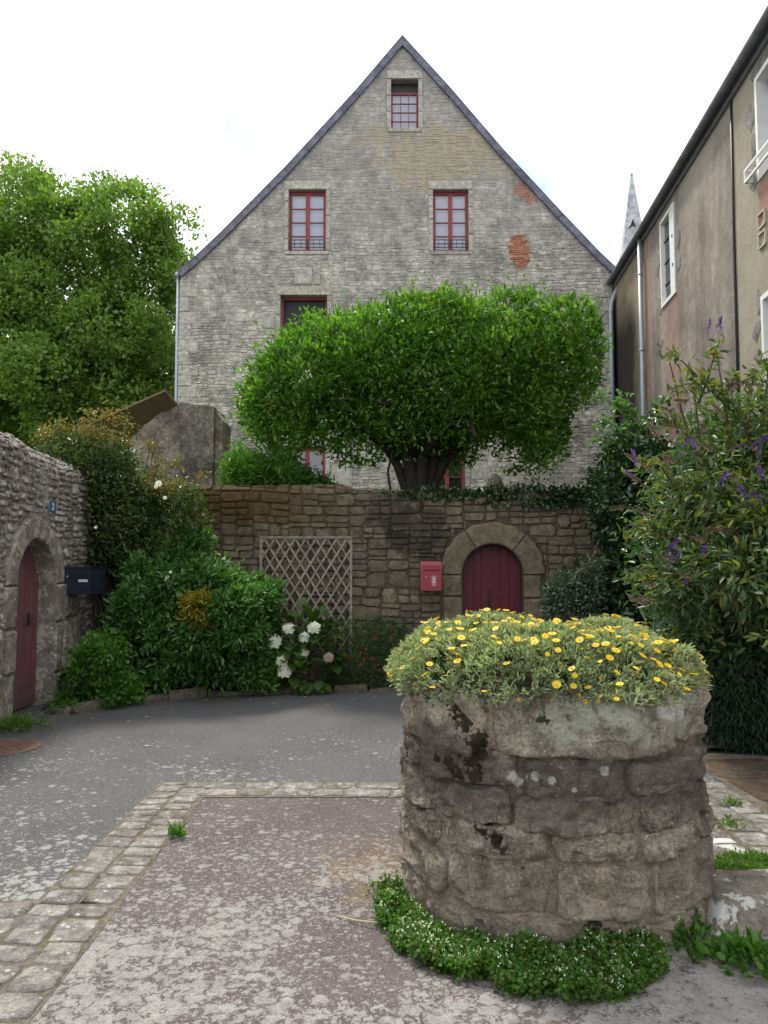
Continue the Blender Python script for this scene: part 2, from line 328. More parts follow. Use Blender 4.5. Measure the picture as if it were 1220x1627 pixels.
MT['lf_hyd'] = leaf_mat('hydrangea_leaf', [(.035,.09,.018),(.05,.115,.02),(.07,.13,.02)], .45, .3)
MT['lf_salvia'] = leaf_mat('small_dull_leaf', [(.03,.07,.02),(.04,.095,.025),(.055,.11,.03)], .55, .3)
MT['lf_ivy'] = leaf_mat('dark_ivy_leaf', [(.018,.045,.016),(.025,.06,.02),(.035,.075,.025)], .3, .15, .5)
MT['lf_var'] = leaf_mat('shiny_pale_edged_leaf', [(.05,.09,.05),(.10,.14,.09),(.22,.26,.19),(.06,.10,.05)], .25, .15, .6)
MT['lf_bud'] = leaf_mat('buddleia_leaf', [(.045,.085,.03),(.07,.115,.04),(.10,.15,.05),(.16,.19,.05),(.055,.10,.045),(.21,.20,.035),(.05,.09,.04)], .44, .38)
MT['lf_bud2'] = leaf_mat('grey_green_leaf', [(.04,.085,.035),(.06,.12,.05),(.09,.15,.07)], .4, .3)
MT['lf_dark'] = leaf_mat('dark_conifer_spray', [(.012,.03,.016),(.02,.045,.022),(.028,.06,.028)], .55, .15)
MT['lf_silver'] = leaf_mat('silvery_leaf', [(.19,.24,.13),(.27,.33,.19),(.36,.42,.27),(.15,.20,.10),(.44,.48,.35),(.28,.23,.14)], .6, .3)
MT['lf_cover'] = leaf_mat('trailing_small_leaf', [(.04,.11,.012),(.055,.14,.018),(.075,.17,.02),(.035,.09,.015),(.12,.15,.03)], .5, .35)
MT['lf_grass'] = leaf_mat('grass_blade', [(.06,.14,.018),(.09,.18,.025),(.12,.20,.03)], .6, .35)
MT['petal_white'] = leaf_mat('white_petal', [(.75,.76,.74),(.82,.82,.80)], .7, .3)
MT['petal_pink'] = leaf_mat('faded_pink_petal', [(.45,.30,.32),(.55,.42,.42)], .7, .3)
MT['petal_red'] = leaf_mat('red_petal', [(.50,.02,.03),(.38,.02,.03)], .6, .3)
MT['petal_yellow'] = leaf_mat('yellow_petal', [(.80,.55,.015),(.86,.62,.02),(.78,.48,.01)], .6, .25)
MT['yellow_eye'] = plain('deep_yellow_eye', (.62,.33,.01), .8, .2, 60)
MT['purple'] = leaf_mat('purple_floret', [(.10,.045,.26),(.15,.07,.34),(.08,.03,.2)], .7, .2)
MT['seed'] = leaf_mat('brown_seed_head', [(.10,.062,.04),(.14,.09,.055),(.075,.048,.033)], .85, .1)
MT['straw'] = plain('dry_straw', (.45,.36,.2), .8, .1, 20)
# ------------------------------------------------------------------ stonework
def courses(v0, v1, hmin, hmax, wmin, wmax, spans, rng, split=.25, aspect=1.15):
    """rubble courses: list of (u0,u1,v0,v1); spans(va,vb) gives the free intervals of a course"""
    out = []; v = v0
    while v < v1 - hmin * .5:
        h = min(rng.uniform(hmin, hmax), v1 - v)
        if v1 - v - h < hmin * .6: h = v1 - v
        for a, b in spans(v, v + h):
            u = a
            while u < b - .02:
                w = max(rng.uniform(wmin, wmax), h * rng.uniform(.6, aspect))
                if b - u - w < wmin * .6: w = b - u
                w = min(w, b - u)
                if h > hmin * 1.5 and rng.random() < split and w > wmin:
                    k = rng.uniform(.38, .62)
                    if rng.random() < .6:
                        out.append((u, u+w, v, v+h*k)); out.append((u, u+w, v+h*k, v+h))
                    else:
                        m = rng.uniform(.35, .65); out.append((u, u+w*m, v, v+h*k)); out.append((u+w*m, u+w, v, v+h*k)); out.append((u, u+w, v+h*k, v+h))
                else: out.append((u, u+w, v, v+h))
                u += w
        v += h
    return out
def rubble(u0, u1, v0, v1, spans, rng, smax, hmax, bh=(.5,.9), bw=(.6,1.5)):
    """random rubble: blocks cut again and again, so that no course runs through"""
    cells = []
    def cut(a, b, c, d):
        w, h = b-a, d-c; sm = smax*rng.uniform(.45, 1); hm = hmax*rng.uniform(.42, 1)
        if w <= sm and h <= hm: cells.append((a, b, c, d)); return
        k = rng.uniform(.34, .66)
        if w/sm > h/hm: cut(a, a+w*k, c, d); cut(a+w*k, b, c, d)
        else: cut(a, b, c, c+h*k); cut(a, b, c+h*k, d)
    v = v0
    while v < v1 - .02:
        h = min(rng.uniform(*bh), v1-v); h = v1-v if v1-v-h < .25 else h; u = u0
        while u < u1 - .02:
            w = min(rng.uniform(*bw), u1-u); w = u1-u if u1-u-w < .3 else w
            cut(u, u+w, v, v+h); u += w
        v += h
    out = []
    for a, b, c, d in cells:
        for p, q in spans(c, d):
            x, y = max(a, p), min(b, q)
            if y - x > .035: out.append((x, y, c, d))
    return out
def subtract(ivs, a, b):
    r = []
    for x, y in ivs:
        if b <= x or a >= y: r.append((x, y)); continue
        if a > x: r.append((x, a))
        if b < y: r.append((b, y))
    return [q for q in r if q[1] - q[0] > .03]
def stone_geo(rect, fn, rng, gap=.012, depth=.03, rnd=.25, bulge=.3, warp=None, back=.04, jit=.12):
    u0, u1, v0, v1 = rect; w = u1-u0-gap*2; h = v1-v0-gap*2
    if w < .015 or h < .015: return None
    cu, cv = (u0+u1)/2, (v0+v1)/2; m = min(w, h); pts = []
    for sx, sy in ((-1,-1),(1,-1),(1,1),(-1,1)):
        c = m * rnd * rng.uniform(.4, 1.3); j = lambda: rng.uniform(-jit, jit*.3) * m * .5
        A = (sx*(w/2), sy*(h/2 - c)); B = (sx*(w/2 - c), sy*h/2)
        q = [A, B] if sx*sy > 0 else [B, A]
        for x, y in q: pts.append((x + (j() if x > 0 else -j()), y + (j() if y > 0 else -j())))
    if w > 2.2*h:
        pts.insert(2, (rng.uniform(-.15,.15)*w, -h/2 + rng.uniform(-.02,.06)*h)) if False else None
    n = len(pts); d = depth * rng.uniform(.55, 1.35); ins = rng.uniform(.07, .15) * m
    tl = rng.uniform(-.25, .25) * d; tv = rng.uniform(-.3, .3) * d
    V = []
    for k, (sc, dn) in enumerate(((1, -back), (1, .42), (None, 1))):
        for x, y in pts:
            if sc is None:
                l = math.hypot(x, y) or 1; f_ = max(.3, 1 - ins / l); x, y = x*f_, y*f_
            nn = dn if k == 0 else d*(dn if k == 1 else rng.uniform(.8, 1.15)) + tl*2*x/w + tv*2*y/h
            uu, vv = cu + x, cv + y
            if warp: uu, vv = warp(uu, vv)
            V.append(fn(uu, vv, nn))
    uu, vv = (cu, cv) if not warp else warp(cu, cv)
    V.append(fn(uu + rng.uniform(-.2,.2)*w, vv + rng.uniform(-.2,.2)*h, d*(1 + bulge*rng.uniform(-.2, 1))))
    Fc = []
    for k in range(2):
        for i in range(n): Fc.append((k*n+i, k*n+(i+1)%n, (k+1)*n+(i+1)%n, (k+1)*n+i))
    for i in range(n): Fc.append((2*n+i, 2*n+(i+1)%n, 3*n))
    return V, Fc, fn(cu, cv, 0), w*h
def lay(geos, parent, mat, name='stone', limit=300, rest='stone_infill', skip=None, smooth=True, seesize=10):
    """the stones that show largest become parts of their own, the others one joined part"""
    sc = []
    for i, g in enumerate(geos):
        px, py, z = proj(g[2]); s = g[3] / (z*z)
        if not (-20 < px < 1240 and -20 < py < 1650): s *= .001
        if skip and skip(px, py): s *= .001
        sc.append((s, i))
    sc.sort(reverse=True); top = {i for s, i in sc[:limit]}
    m = MB()
    for i, g in enumerate(geos):
        if i in top:
            MB().add(g[0], g[1]).build(name, mat, parent, smooth)
        else: m.add(g[0], g[1])
    if m.v: tag(m.build(rest, mat, parent, smooth), kind='stuff')
def vnoise_warp(amp, fr, s): return lambda u, v: (u + amp*.5*vn(u*fr*.8, v*fr*.8, s+5), v + amp*vn(u*fr, v*fr*.5, s))
def dressed(parent, rects, fn, rng, mat, depth=.02, name='dressed_stone', gap=.006):
    for r in rects:
        g = stone_geo(r, fn, rng, gap, depth, .06, .05, None, .05, .05)
        if g: MB().add(g[0], g[1]).build(name, mat, parent, False)
def text_mesh(txt, size, name, mat, loc, rot, parent, depth=.002):
    cu = bpy.data.curves.new(name, 'FONT'); cu.body = txt; cu.size = size; cu.align_x = 'CENTER'; cu.align_y = 'CENTER'; cu.extrude = depth
    tmp = bpy.data.objects.new(name, cu); COL.objects.link(tmp)
    me = bpy.data.meshes.new_from_object(tmp.evaluated_get(bpy.context.evaluated_depsgraph_get()))
    bpy.data.objects.remove(tmp); me.materials.clear(); me.materials.append(mat); me.name = name
    me.transform(Matrix.Translation(loc) @ rot.to_4x4())
    return put(bpy.data.objects.new(name, me), parent)
# ------------------------------------------------------------------ ground
t = NT('worn_asphalt'); o = t.xyz()
c = t.ramp(t.noise(1.1, 5, .6), [(.3, (.062,.062,.067)), (.7, (.095,.094,.095))])
c = t.mix(t.math('MULTIPLY', t.ramp(t.vor(110, out='Color'), [(.3, 0), (1, 1)]), .6), c, (.19,.185,.18))
def lichen_ground(t, c, cov, col, sc=9.0, stretch=None):
    # crusty rosettes: cell distance against a threshold that follows the cover
    wv = t.n('ShaderNodeVectorMath'); wv.operation = 'ADD'; nz = t.n('ShaderNodeTexNoise'); nz.inputs['Scale'].default_value = 22; nz.inputs['Detail'].default_value = 4
    t.set(nz.inputs['Vector'], t.pos); sv = t.n('ShaderNodeVectorMath'); sv.operation = 'SCALE'; sv.inputs['Scale'].default_value = .05
    t.set(sv.inputs[0], nz.outputs['Color']); t.set(wv.inputs[0], t.pos); t.set(wv.inputs[1], sv.outputs[0]); v = wv.outputs[0]
    for k, s_ in enumerate((sc, sc*1.9, sc*4)):
        vd = t.vor(s_, v); vc = t.vor(s_, v, out='Color')
        thr = t.math('MULTIPLY', cov, t.math('ADD', t.ramp(vc, [(.2, .1), (.9, .75)]), 0))
        e = t.math('SUBTRACT', thr, vd)
        mk = t.ramp(e, [(.0, 0), (.2, 1)])
        gr = t.ramp(t.noise(105, 6, .82), [(.36, .08), (.53, 1)])
        c = t.mix(t.math('MULTIPLY', t.math('MULTIPLY', mk, gr), .85), c, col)
    return c
nearcov = t.mr(o[1], 7.6, 3.4, .55, .98)
leftcov = t.mr(o[1], 11, 6.4, 0, 1)
cov = t.math('MULTIPLY', t.math('MULTIPLY', nearcov, leftcov), t.mr(t.noise(.9, 4, .6), .35, .65, .45, 1.15))
c = lichen_ground(t, c, cov, (.35,.35,.325), 11)
MT['asphalt'] = t.end(c, .9, t.bump(t.math('ADD', t.noise(160, 3, .7), t.math('MULTIPLY', t.vor(110), .8)), .6, .012), spec=.25)
t = NT('reddish_asphalt'); o = t.xyz()
c = t.ramp(t.noise(1.5, 5, .6), [(.3, (.075,.060,.058)), (.7, (.115,.094,.088))])
c = t.mix(t.math('MULTIPLY', t.ramp(t.vor(110, out='Color'), [(.3, 0), (1, 1)]), .6), c, (.20,.175,.165))
c = t.mix(t.math('MULTIPLY', t.blob((.0,4.3,0), .35, .9, 5), .35), c, (.20,.13,.05))
cov = t.math('MULTIPLY', t.mr(o[1], 5.3, 3.0, .66, 1.35), t.mr(t.noise(1.1, 4, .6), .35, .65, .7, 1.15))
cov = t.math('ADD', cov, t.math('MULTIPLY', t.blob((1.35,3.0,0), .55, .3, 4), .5))
cov = t.math('MULTIPLY', cov, t.math('SUBTRACT', 1.0, t.math('MULTIPLY', t.blob((-.1,3.35,0), .42, .35, 5), .42)))
c = lichen_ground(t, c, cov, t.ramp(t.noise(9, 4), [(.3, (.25,.235,.222)), (.7, (.34,.33,.305))]), 17)
MT['patio'] = t.end(c, .92, t.bump(t.math('ADD', t.noise(150, 3, .7), t.math('MULTIPLY', t.vor(120), .8)), .6, .012), spec=.2)
def sheet(name, pts, z, mat, kind='structure'):
    m = MB(); m.add([(x, y, z) for x, y in pts], [tuple(range(len(pts)))])
    return tag(m.build(name, mat), kind=kind)
tag(sheet('road', [(-400,-400),(400,-400),(400,400),(-400,400)], 0, MT['asphalt']), 'grey worn asphalt road with pale lichen spots')
tag(sheet('patio', [(-1.26,-3),(2.06,-3),(2.06,5.56),(-1.26,5.56)], .004, MT['patio']), 'reddish brown asphalt patch round the well, crusted with lichen')
# cobble borders: a mortar bed with every sett its own piece
rng = random.Random(3)
MT['joint'] = stone_mat('mossy_joint', [(.20,.175,.14),(.24,.21,.17)], .1, .3, lambda t, c: t.mix(t.math('MULTIPLY', t.ramp(t.noise(6, 5, .7), [(.52, 0), (.62, 1)]), .7), c, (.13,.12,.03)), mott=18, bump=1)
bed = MB()
for x0, x1, y0, y1 in ((-1.66,-1.25,3.9,5.95), (-1.25,2.5,5.57,5.95), (2.05,2.5,-3,5.57), (-1.66,-1.24,-3,3.9), (-3.2,-1.66,-3,3.88)):
    bed.add([(x0,y0,.006),(x1,y0,.006),(x1,y1,.006),(x0,y1,.006)], [(0,1,2,3)])
cob = tag(bed.build('cobble_border', MT['joint']), kind='structure')
flat = lambda u, v, n: (u, v, .006 + n)
def setts(x0, x1, y0, y1, along, rows, lmin, lmax, dep=.007):
    out = []
    for k in range(rows):
        p = (y0 if along == 'y' else x0) - rng.uniform(0, lmax)
        p = (y0 if along == 'y' else x0) + rng.uniform(-.08, 0); end = y1 if along == 'y' else x1
        while p < end - .03:
            l = min(rng.uniform(lmin, lmax), end - p); l = end - p if end - p - l < .06 else l
            if along == 'y': w = (x1-x0)/rows; r = (x0+k*w, x0+k*w+w, p, p+l)
            else: w = (y1-y0)/rows; r = (p, p+l, y0+k*w, y0+k*w+w)
            g = stone_geo(r, flat, rng, .005, dep, .13, .05, vnoise_warp(.03, 3, 4), .006, .2)
            if g: out.append(g)
            p += l
    return out
G = setts(-1.65,-1.26,3.6,5.93,'y',2,.11,.2) + setts(-1.26,2.06,5.58,5.94,'x',2,.2,.34) + setts(2.06,2.49,3.0,5.94,'y',2,.18,.32)
G += setts(-1.64,-1.25,1.9,3.6,'y',2,.14,.24) + setts(-2.9,-1.65,3.52,3.87,'x',2,.22,.34) + setts(-2.9,-1.65,1.9,3.51,'y',6,.15,.28)
lay(G, cob, MT['cobble'], 'sett', 290, 'sett_infill', smooth=True)
# planting bed, kerb and terraces
bedpts = [(-3.84,8.9),(-3.4,8.72),(-3.0,9.3),(-2.2,9.95),(-1.1,10.2),(.25,10.3),(1.5,10.3),(2.3,9.6),(2.55,8.2),(2.6,6.9),(3.4,6.75),(5.3,6.7),(5.6,11.1),(-3.84,11.1)]
tag(sheet('planting_bed', bedpts, .05, MT['soil']), 'dark soil bed along the foot of the walls')
kp = [Vector((x, y, 0)) for x, y in [(-3.7,8.72),(-3.4,8.68),(-3.0,9.25),(-2.2,9.9),(-1.1,10.15),(.25,10.25),(1.5,10.25),(2.28,9.55),(2.5,8.2),(2.55,6.95)]]
kerb = thing('kerb', kp[0], 'low worn stone kerb between the road and the planting bed', 'kerb')
MT['kerb'] = stone_mat('mossy_kerb_stone', [(.12,.10,.075),(.16,.14,.11),(.10,.085,.06)], .15, .4, bump=.8)
dense = []
for a, b in zip(kp, kp[1:]):
    n = max(1, int((b-a).length / .42))
    for i in range(n): dense.append((a + (b-a)*i/n, a + (b-a)*(i+1)/n))
for a, b in dense:
    d = (b-a).normalized(); s_ = Vector((-d.y, d.x, 0)); L = (b-a).length
    fn = lambda u, v, n, a=a, d=d, s_=s_: tuple(a + d*u + s_*(v) + Vector((0,0,n)))
    g = stone_geo((0, L, -.06, .07), fn, rng, .006, .075, .2, .15, None, .02, .15)
    MB().add(g[0], g[1]).build('kerb_stone', MT['kerb'], kerb, True)
MT['terrace'] = plain('garden_grass', (.06,.10,.025), 1, .4, 2, bump=1)
m = MB(); m.box(-60, 5.6, 11.5, 16, -.5, 2.42); m.box(-60, 60, 16.02, 200, -.5, 2.42)
tag(m.build('garden_terrace', MT['terrace']), 'raised garden ground behind the street wall', kind='structure')
# brown wet paving in front of the buddleia
MT['brownpave'] = stone_mat('damp_brown_slab', [(.085,.065,.05),(.11,.085,.065),(.075,.06,.048)], .12, .3, lambda t, c: t.mix(t.math('MULTIPLY', t.ramp(t.noise(2.3, 5, .6), [(.5, 0), (.65, 1)]), .6), c, (.16,.08,.02)), bump=.6)
sp = sheet('side_paving', [(2.5,5.0),(6,5.0),(6,6.72),(3.4,6.74),(2.55,6.9),(2.5,5.97)], .0075, MT['joint'])
G = []
for r in courses(5.02, 6.68, .4, .6, .5, .9, lambda a, b: [(2.54 if a < 5.9 else 2.5, 5.6)], rng, 0):
    g = stone_geo(r, lambda u, v, n: (u, v, .008+n), rng, .01, .014, .08, .1, vnoise_warp(.03, 1.5, 2), .006, .1)
    if g: G.append(g)
lay(G, sp, MT['brownpave'], 'paving_slab', 60)
# round iron drain cover
dc = thing('drain_cover', (-3.38,7.08,0), 'rusty cast iron drain cover set in the road by the left wall', 'drain cover')
m = MB().ring([(.33,.001),(.33,.008),(.31,.009)], (-3.38,7.08,0), 32); m.build('cover_plate', MT['grate'], dc)
for i in range(-4, 5):
    for j in range(-4, 5):
        x, y = -3.38 + i*.07, 7.08 + j*.07
        if math.hypot(i*.07, j*.07) < .27:
            m = MB(); s_ = 1 if (i+j) % 2 else -1
            m.bar((x-.02, y-.02*s_, .0105), (x+.02, y+.02*s_, .0105), .016, .008); m.build('raised_bar', MT['grate'], dc)
# ------------------------------------------------------------------ house with the stone gable
HY = 21.0
hz = lambda px, py: (at(px, py, HY).x, at(px, py, HY).z)
Lp = [hz(*q) for q in ((639,61),(565,148),(453,270),(350,374),(312,410),(284,433))]
Rp = [hz(*q) for q in ((639,61),(720,150),(800,243),(892,342),(950,403),(986,437))]
def roofz(x):
    P = Lp[::-1] + Rp[1:]
    for (xa, za), (xb, zb) in zip(P, P[1:]):
        if xa <= x <= xb: return za + (zb-za)*(x-xa)/(xb-xa)
    return P[0][1] if x < P[0][0] else P[-1][1]
HX0, HX1 = -5.57, 6.24
house = thing('stone_house', (.4, HY, 2.42), 'tall grey granite house with steep slate gable and burgundy windows', 'house')
# openings (x0,x1,z0,z1)
W2a = (-2.62,-1.60,10.22,11.95); W2b = (1.35,2.32,10.22,11.95); WA = (.20,.95,13.70,15.12)
W1 = (-2.82,-1.55,7.25,8.98); W0a = (-2.58,-1.58,2.95,4.82); W0b = (1.22,2.18,2.95,4.60); W1b = (1.2,2.3,7.25,8.7)
OPS = [W2a, W2b, WA, W1, W0a, W0b]
SUR = [(a-.14, b+.14, c-.12, d+.26) for a, b, c, d in OPS]     # dressed surrounds
def inv_roof(z, side):              # x of the roof underside at a height
    P = Lp if side < 0 else Rp
    for (xa, za), (xb, zb) in zip(P, P[1:]):
        if zb <= z <= za: return xa + (xb-xa)*(za-z)/(za-zb)
    return HX0 if side < 0 else HX1
def house_spans(va, vb, ops=SUR, q=.16):
    x0 = max(HX0, inv_roof(vb + q, -1)); x1 = min(HX1, inv_roof(vb + q, 1))
    if vb + q > Lp[0][1]: return []
    iv = [(x0, x1)]
    for a, b, c, d in ops:
        if vb > c and va < d: iv = subtract(iv, a, b)
    return iv
rng = random.Random(11)
hf = lambda u, v, n: (u, HY - n, v)
def hwarp(u, v):
    for a, b, c, d in SUR:
        if a-.5 < u < b+.5 and c-.3 < v < d+.3: return u, v
    return u + .03*vn(u*2, v*2, 9), v + .045*vn(u*.9, v*.7, 2)
G = []
for r in rubble(HX0, HX1, 2.4, 16.0, house_spans, rng, .48, .22):
    zc = (r[2]+r[3])/2; xc = (r[0]+r[1])/2
    k = 1.0 if zc < 8.2 else .5 if zc < 10.5 else .32
    k *= 1 + .4*vn(xc*.5, zc*.5, 4)
    if (xc-3.7)**2/.11 + (zc-10.2)**2/.22 < 1: continue
    g = stone_geo(r, hf, rng, .006, .022*k, .25, .1, hwarp, .03, .2)
    if g: G.append(g)
lay(G, house, MT['gable'], 'stone', 300, 'stone_infill', skip=lambda px, py: (385 < px < 955 and 470 < py < 730) or py > 775, smooth=False)
# quoins up both corners
rects = []; z = 2.45; k = 0
while z < 9.2:
    h = rng.uniform(.26, .44); w = .55 if k % 2 else .32
    rects.append((HX0, HX0+w*rng.uniform(.8,1.2), z, min(z+h, 9.3))); rects.append((HX1-w*rng.uniform(.8,1.2), HX1, z, min(z+h, 9.2))); z += h; k += 1
dressed(house, rects, lambda u, v, n: (u, HY-.012-n, v), rng, MT['dressed'], .022, 'quoin')
# mortar face with real openings
m = MB(); zs = sorted({2.0, 9.3, 16.15, *[q for o_ in OPS for q in o_[2:]], *np.arange(9.4, 16.1, .35)})
for a, b in zip(zs, zs[1:]):
    xa0, xa1 = max(HX0, inv_roof(a+.05, -1)), min(HX1, inv_roof(a+.05, 1)); xb0, xb1 = max(HX0, inv_roof(b+.05, -1)), min(HX1, inv_roof(b+.05, 1))
    if b > 16.1: xb0, xb1 = .4, .6
    iv = [(-99., 99.)]
    for p, q, c, d in OPS:
        if b > c + 1e-4 and a < d - 1e-4: iv = subtract(iv, p, q)
    for p, q in iv:
        m.add([(max(p,xa0),HY,a),(min(q,xa1),HY,a),(min(q,xb1),HY,b),(max(p,xb0),HY,b)], [(0,1,2,3)])
for p, q, c, d in OPS:             # reveals
    D = HY + .32
    m.add([(p,HY,c),(q,HY,c),(q,HY,d),(p,HY,d),(p,D,c),(q,D,c),(q,D,d),(p,D,d)], [(0,4,5,1),(1,5,6,2),(2,6,7,3),(3,7,4,0)])
m.build('mortar', MT['gable_mortar'], house)
m = MB(); m.box(HX0, HX0+.5, HY+.02, 34, 2, 9.35); m.box(HX1-.5, HX1, HY+.02, 34, 2, 9.35); m.box(HX0, HX1, 33.6, 34, 2, 9.3); m.build('side_wall', MT['gable_mortar'], house)
# dressed stones round the openings
for (p, q, c, d), base in zip(OPS, (1,1,1,1,0,0)):
    rects = [(p-.13, q+.13, d, d+.25)]
    if base: rects.append((p-.1, q+.1, c-.11, c))
    z = c
    k = 0
    while z < d - .01:
        h = min(rng.uniform(.3,.5), d-z); h = d-z if d-z-h < .15 else h
        rects.append((p-.13, p, z, z+h)); rects.append((q, q+.13, z, z+h))
        z += h; k += 1
    dressed(house, rects, hf, rng, MT['dressed'], .03)
rects = [(-3.0,-2.82-.14,8.3,8.75), (-3.25,-2.96,7.7,8.25), (-3.3,-3.0+.04,8.98,9.24)]
dressed(house, [(-3.3,-2.97,7.35,7.75), (-3.35,-2.97,8.05,8.5), (-2.45,-1.95,9.26,9.75), (-1.93,-1.73,9.26,9.78), (-1.42,-.85,3.7,4.3), (2.35,2.8,3.9,4.3)], lambda u, v, n: (u, HY-.012-n, v), rng, MT['dressed'], .024)
# exposed brick patch
m = MB(); z = 9.72; k = 0
while z < 10.68:
    hw = .28*math.sqrt(max(.05, 1-((z-10.2)/.5)**2)); x = 3.70-hw + rng.uniform(-.1,.06); hw2 = hw + rng.uniform(-.1,.05)
    while x < 3.66+hw2:
        w = rng.uniform(.14,.24); m.box(x, min(x+w, 3.72+hw2), HY-rng.uniform(.012,.026), HY+.02, z, z+.052); x += w+.012
    z += .064
tag(m.build('brick_patch', MT['brick'], house), 'patch of bare orange brick low on the right slope')
# windows
def window(parent, o_, y, cols, rows, leaves, mat, curtain, fr=.06, bars=.028, glass=True):
    p, q, c, d = o_; D = y
    m = MB(); m.box(p+.003, p+fr, D, D+.07, c+.003, d-.003); m.box(q-fr, q-.003, D, D+.07, c+.003, d-.003); m.box(p+fr, q-fr, D, D+.07, d-fr*1.2, d-.003); m.box(p+fr, q-fr, D-.02, D+.07, c+.003, c+fr*1.1)
    if leaves == 2: m.box((p+q)/2-.055, (p+q)/2+.055, D-.015, D+.07, c+fr*1.1, d-fr*1.2)
    w = m.build('window', mat, parent)
    fields = [(p+fr, q-fr)] if leaves == 1 else [(p+fr, (p+q)/2-.055), ((p+q)/2+.055, q-fr)]
    z0, z1 = c+fr*1.1, d-fr*1.2
    for a, b in fields:
        for i in range(1, cols):
            x = a+(b-a)*i/cols; MB().box(x-bars/2, x+bars/2, D+.01, D+.05, z0, z1).build('glazing_bar', mat, w)
        for j in range(1, rows):
            z = z0+(z1-z0)*j/rows; MB().box(a, b, D+.008, D+.048, z-bars/2, z+bars/2).build('glazing_bar', mat, w)
        for i in range(cols if glass else 0):
            for j in range(rows):
                xa, xb = a+(b-a)*i/cols, a+(b-a)*(i+1)/cols; za, zb = z0+(z1-z0)*j/rows, z0+(z1-z0)*(j+1)/rows
                MB().add([(xa,D+.03,za),(xb,D+.03,za),(xb,D+.03,zb),(xa,D+.03,zb)], [(0,1,2,3)]).build('pane', MT['glass'], w)
    m = MB(); n = 24
    for i in range(n):
        xa, xb = p+(q-p)*i/n, p+(q-p)*(i+1)/n; ya, yb = D+.12+.004*math.sin(i*1.1), D+.12+.004*math.sin((i+1)*1.1)
        m.add([(xa,ya,c),(xb,yb,c),(xb,yb,d),(xa,ya,d)], [(0,1,2,3)])
    m.build('curtain' if curtain != MT['room'] else 'dark_interior', curtain, w, True)
    return w
for o_ in (W2a, W2b):
    window(house, o_, HY+.14, 1, 4, 2, MT['red_paint'], MT['curtain'], .075)
    g = MB(); p, q, c, d = o_
    for z in (c+.12, c+.22, c+.33): g.bar((p, HY+.05, z), (q, HY+.05, z), .018, .018)
    for i in range(5): x = p+(q-p)*(.16+.17*i); g.bar((x, HY+.05, c+.12), (x, HY+.05, c+.33), .014, .014, (1,0,0))
    g.build('window_guard', MT['iron'], house)
a_, b_, c_, d_ = WA
window(house, (a_, b_, c_, d_-.28), HY+.18, 3, 4, 1, MT['red_paint'], MT['curtain'], .045, .017)
MB().box(a_, b_, HY+.22, HY+.3, d_-.28, d_-.005).build('lintel_shade', MT['iron'], house)  # dark board standing in for the deep shadow under the attic lintel
window(house, W1, HY+.18, 1, 1, 1, MT['red_paint'], MT['room'], .06, glass=False)   # stands open
window(house, W0a, HY+.14, 1, 1, 2, MT['red_paint'], MT['room'], .09)
window(house, W0b, HY+.14, 1, 3, 2, MT['red_paint'], MT['room'], .08)
# roof: slabs along the slope with a slate verge
def roof_side(P, s, x_end):
    P = list(P); m = MB(); th = .16
    poly = [(x, HY+.02, z) for x, z in P] + [(x, HY+.02, z-th) for x, z in P[::-1]]
    n = len(P)
    V = [(x, y, z - (th if k else .0)) for y in (HY+.03, 34.2) for k in (0, 1) for x, z in P]
    Fc = []
    for i in range(n-1):
        a, b, c, d = i, i+1, n+i, n+i+1; e = 2*n
        Fc += [(a, b, b+e, a+e), (c, c+e, d+e, d), (a, c, d, b), (a+e, b+e, d+e, c+e)]
    Fc += [(n-1, 2*n-1, 4*n-1, 3*n-1)]
    m.add(V, Fc); rf = m.build('roof', MT['slate'], house)
    # verge slates laid end to end down the slope, each lapping the one below
    for (xa, za), (xb, zb) in zip(P, P[1:]):
        L = math.hypot(xb-xa, zb-za); k = max(1, round(L/.34)); dx, dz = (xb-xa)/L, (zb-za)/L; nx, nz = (-dz*s, dx*s) if False else (dz*s, -dx*s)
        nx, nz = (dz, -dx) if (-dx) < 0 else (-dz, dx)
        if nz > 0: nx, nz = -nx, -nz
        for i in range(k):
            a = L*i/k; b = L*(i+1)/k+.02; lap = .006*((i % 2)+1) + (.003 if s > 0 else 0)
            q = [(xa+dx*a, za+dz*a), (xa+dx*b, za+dz*b), (xa+dx*b+nx*.16, za+dz*b+nz*.16), (xa+dx*a+nx*.154, za+dz*a+nz*.154)]
            MB().extr([(x, HY-.085-lap, z+.004*(i%2)) for x, z in q], (0, .09, 0)).build('verge_slate', MT['slate_verge'], rf)
        yy = HY-.10-(.004 if s > 0 else 0); MB().extr([(xa, yy, za+.004), (xb, yy, zb+.004), (xb, yy, zb+.035), (xa, yy, za+.035)], (0, .18, 0)).build('edge_slate', MT['slate'], rf)
roof_side(Lp, -1, 0); roof_side(Rp, 1, 0)
def pipe(name, pts, r, parent, label=None): 
    m = MB(); m.tube(pts, r, 10)
    return m.build(name, MT['zinc'], parent, True)
e = Lp[-1]
MB().tube([(e[0]-.03, HY-.05, e[1]-.06), (e[0]-.03, 34, e[1]-.06)], .07, 10).build('gutter', MT['zinc'], house, True)
pipe('downpipe', [(HX0-.07, HY+.1, e[1]-.1), (HX0-.07, HY+.1, 2.4)], .05, house)
e = Rp[-1]
MB().tube([(e[0]+.02, HY-.12, e[1]-.05), (e[0]+.02, 34, e[1]-.05)], .07, 10).build('gutter', MT['zinc'], house, True)
MB().box(e[0]-.17, e[0]+.13, HY-.2, HY-.02, e[1]-.14, e[1]-.09).build('gutter_bracket', MT['zinc'], house)
pd = pipe('downpipe', [(e[0]-.02, HY-.12, e[1]-.1), (e[0]-.08, HY-.12, e[1]-.25), (6.17, HY-.12, 8.75), (6.14, HY-.12, 8.5), (6.14, HY-.12, 2.45)], .062, house)
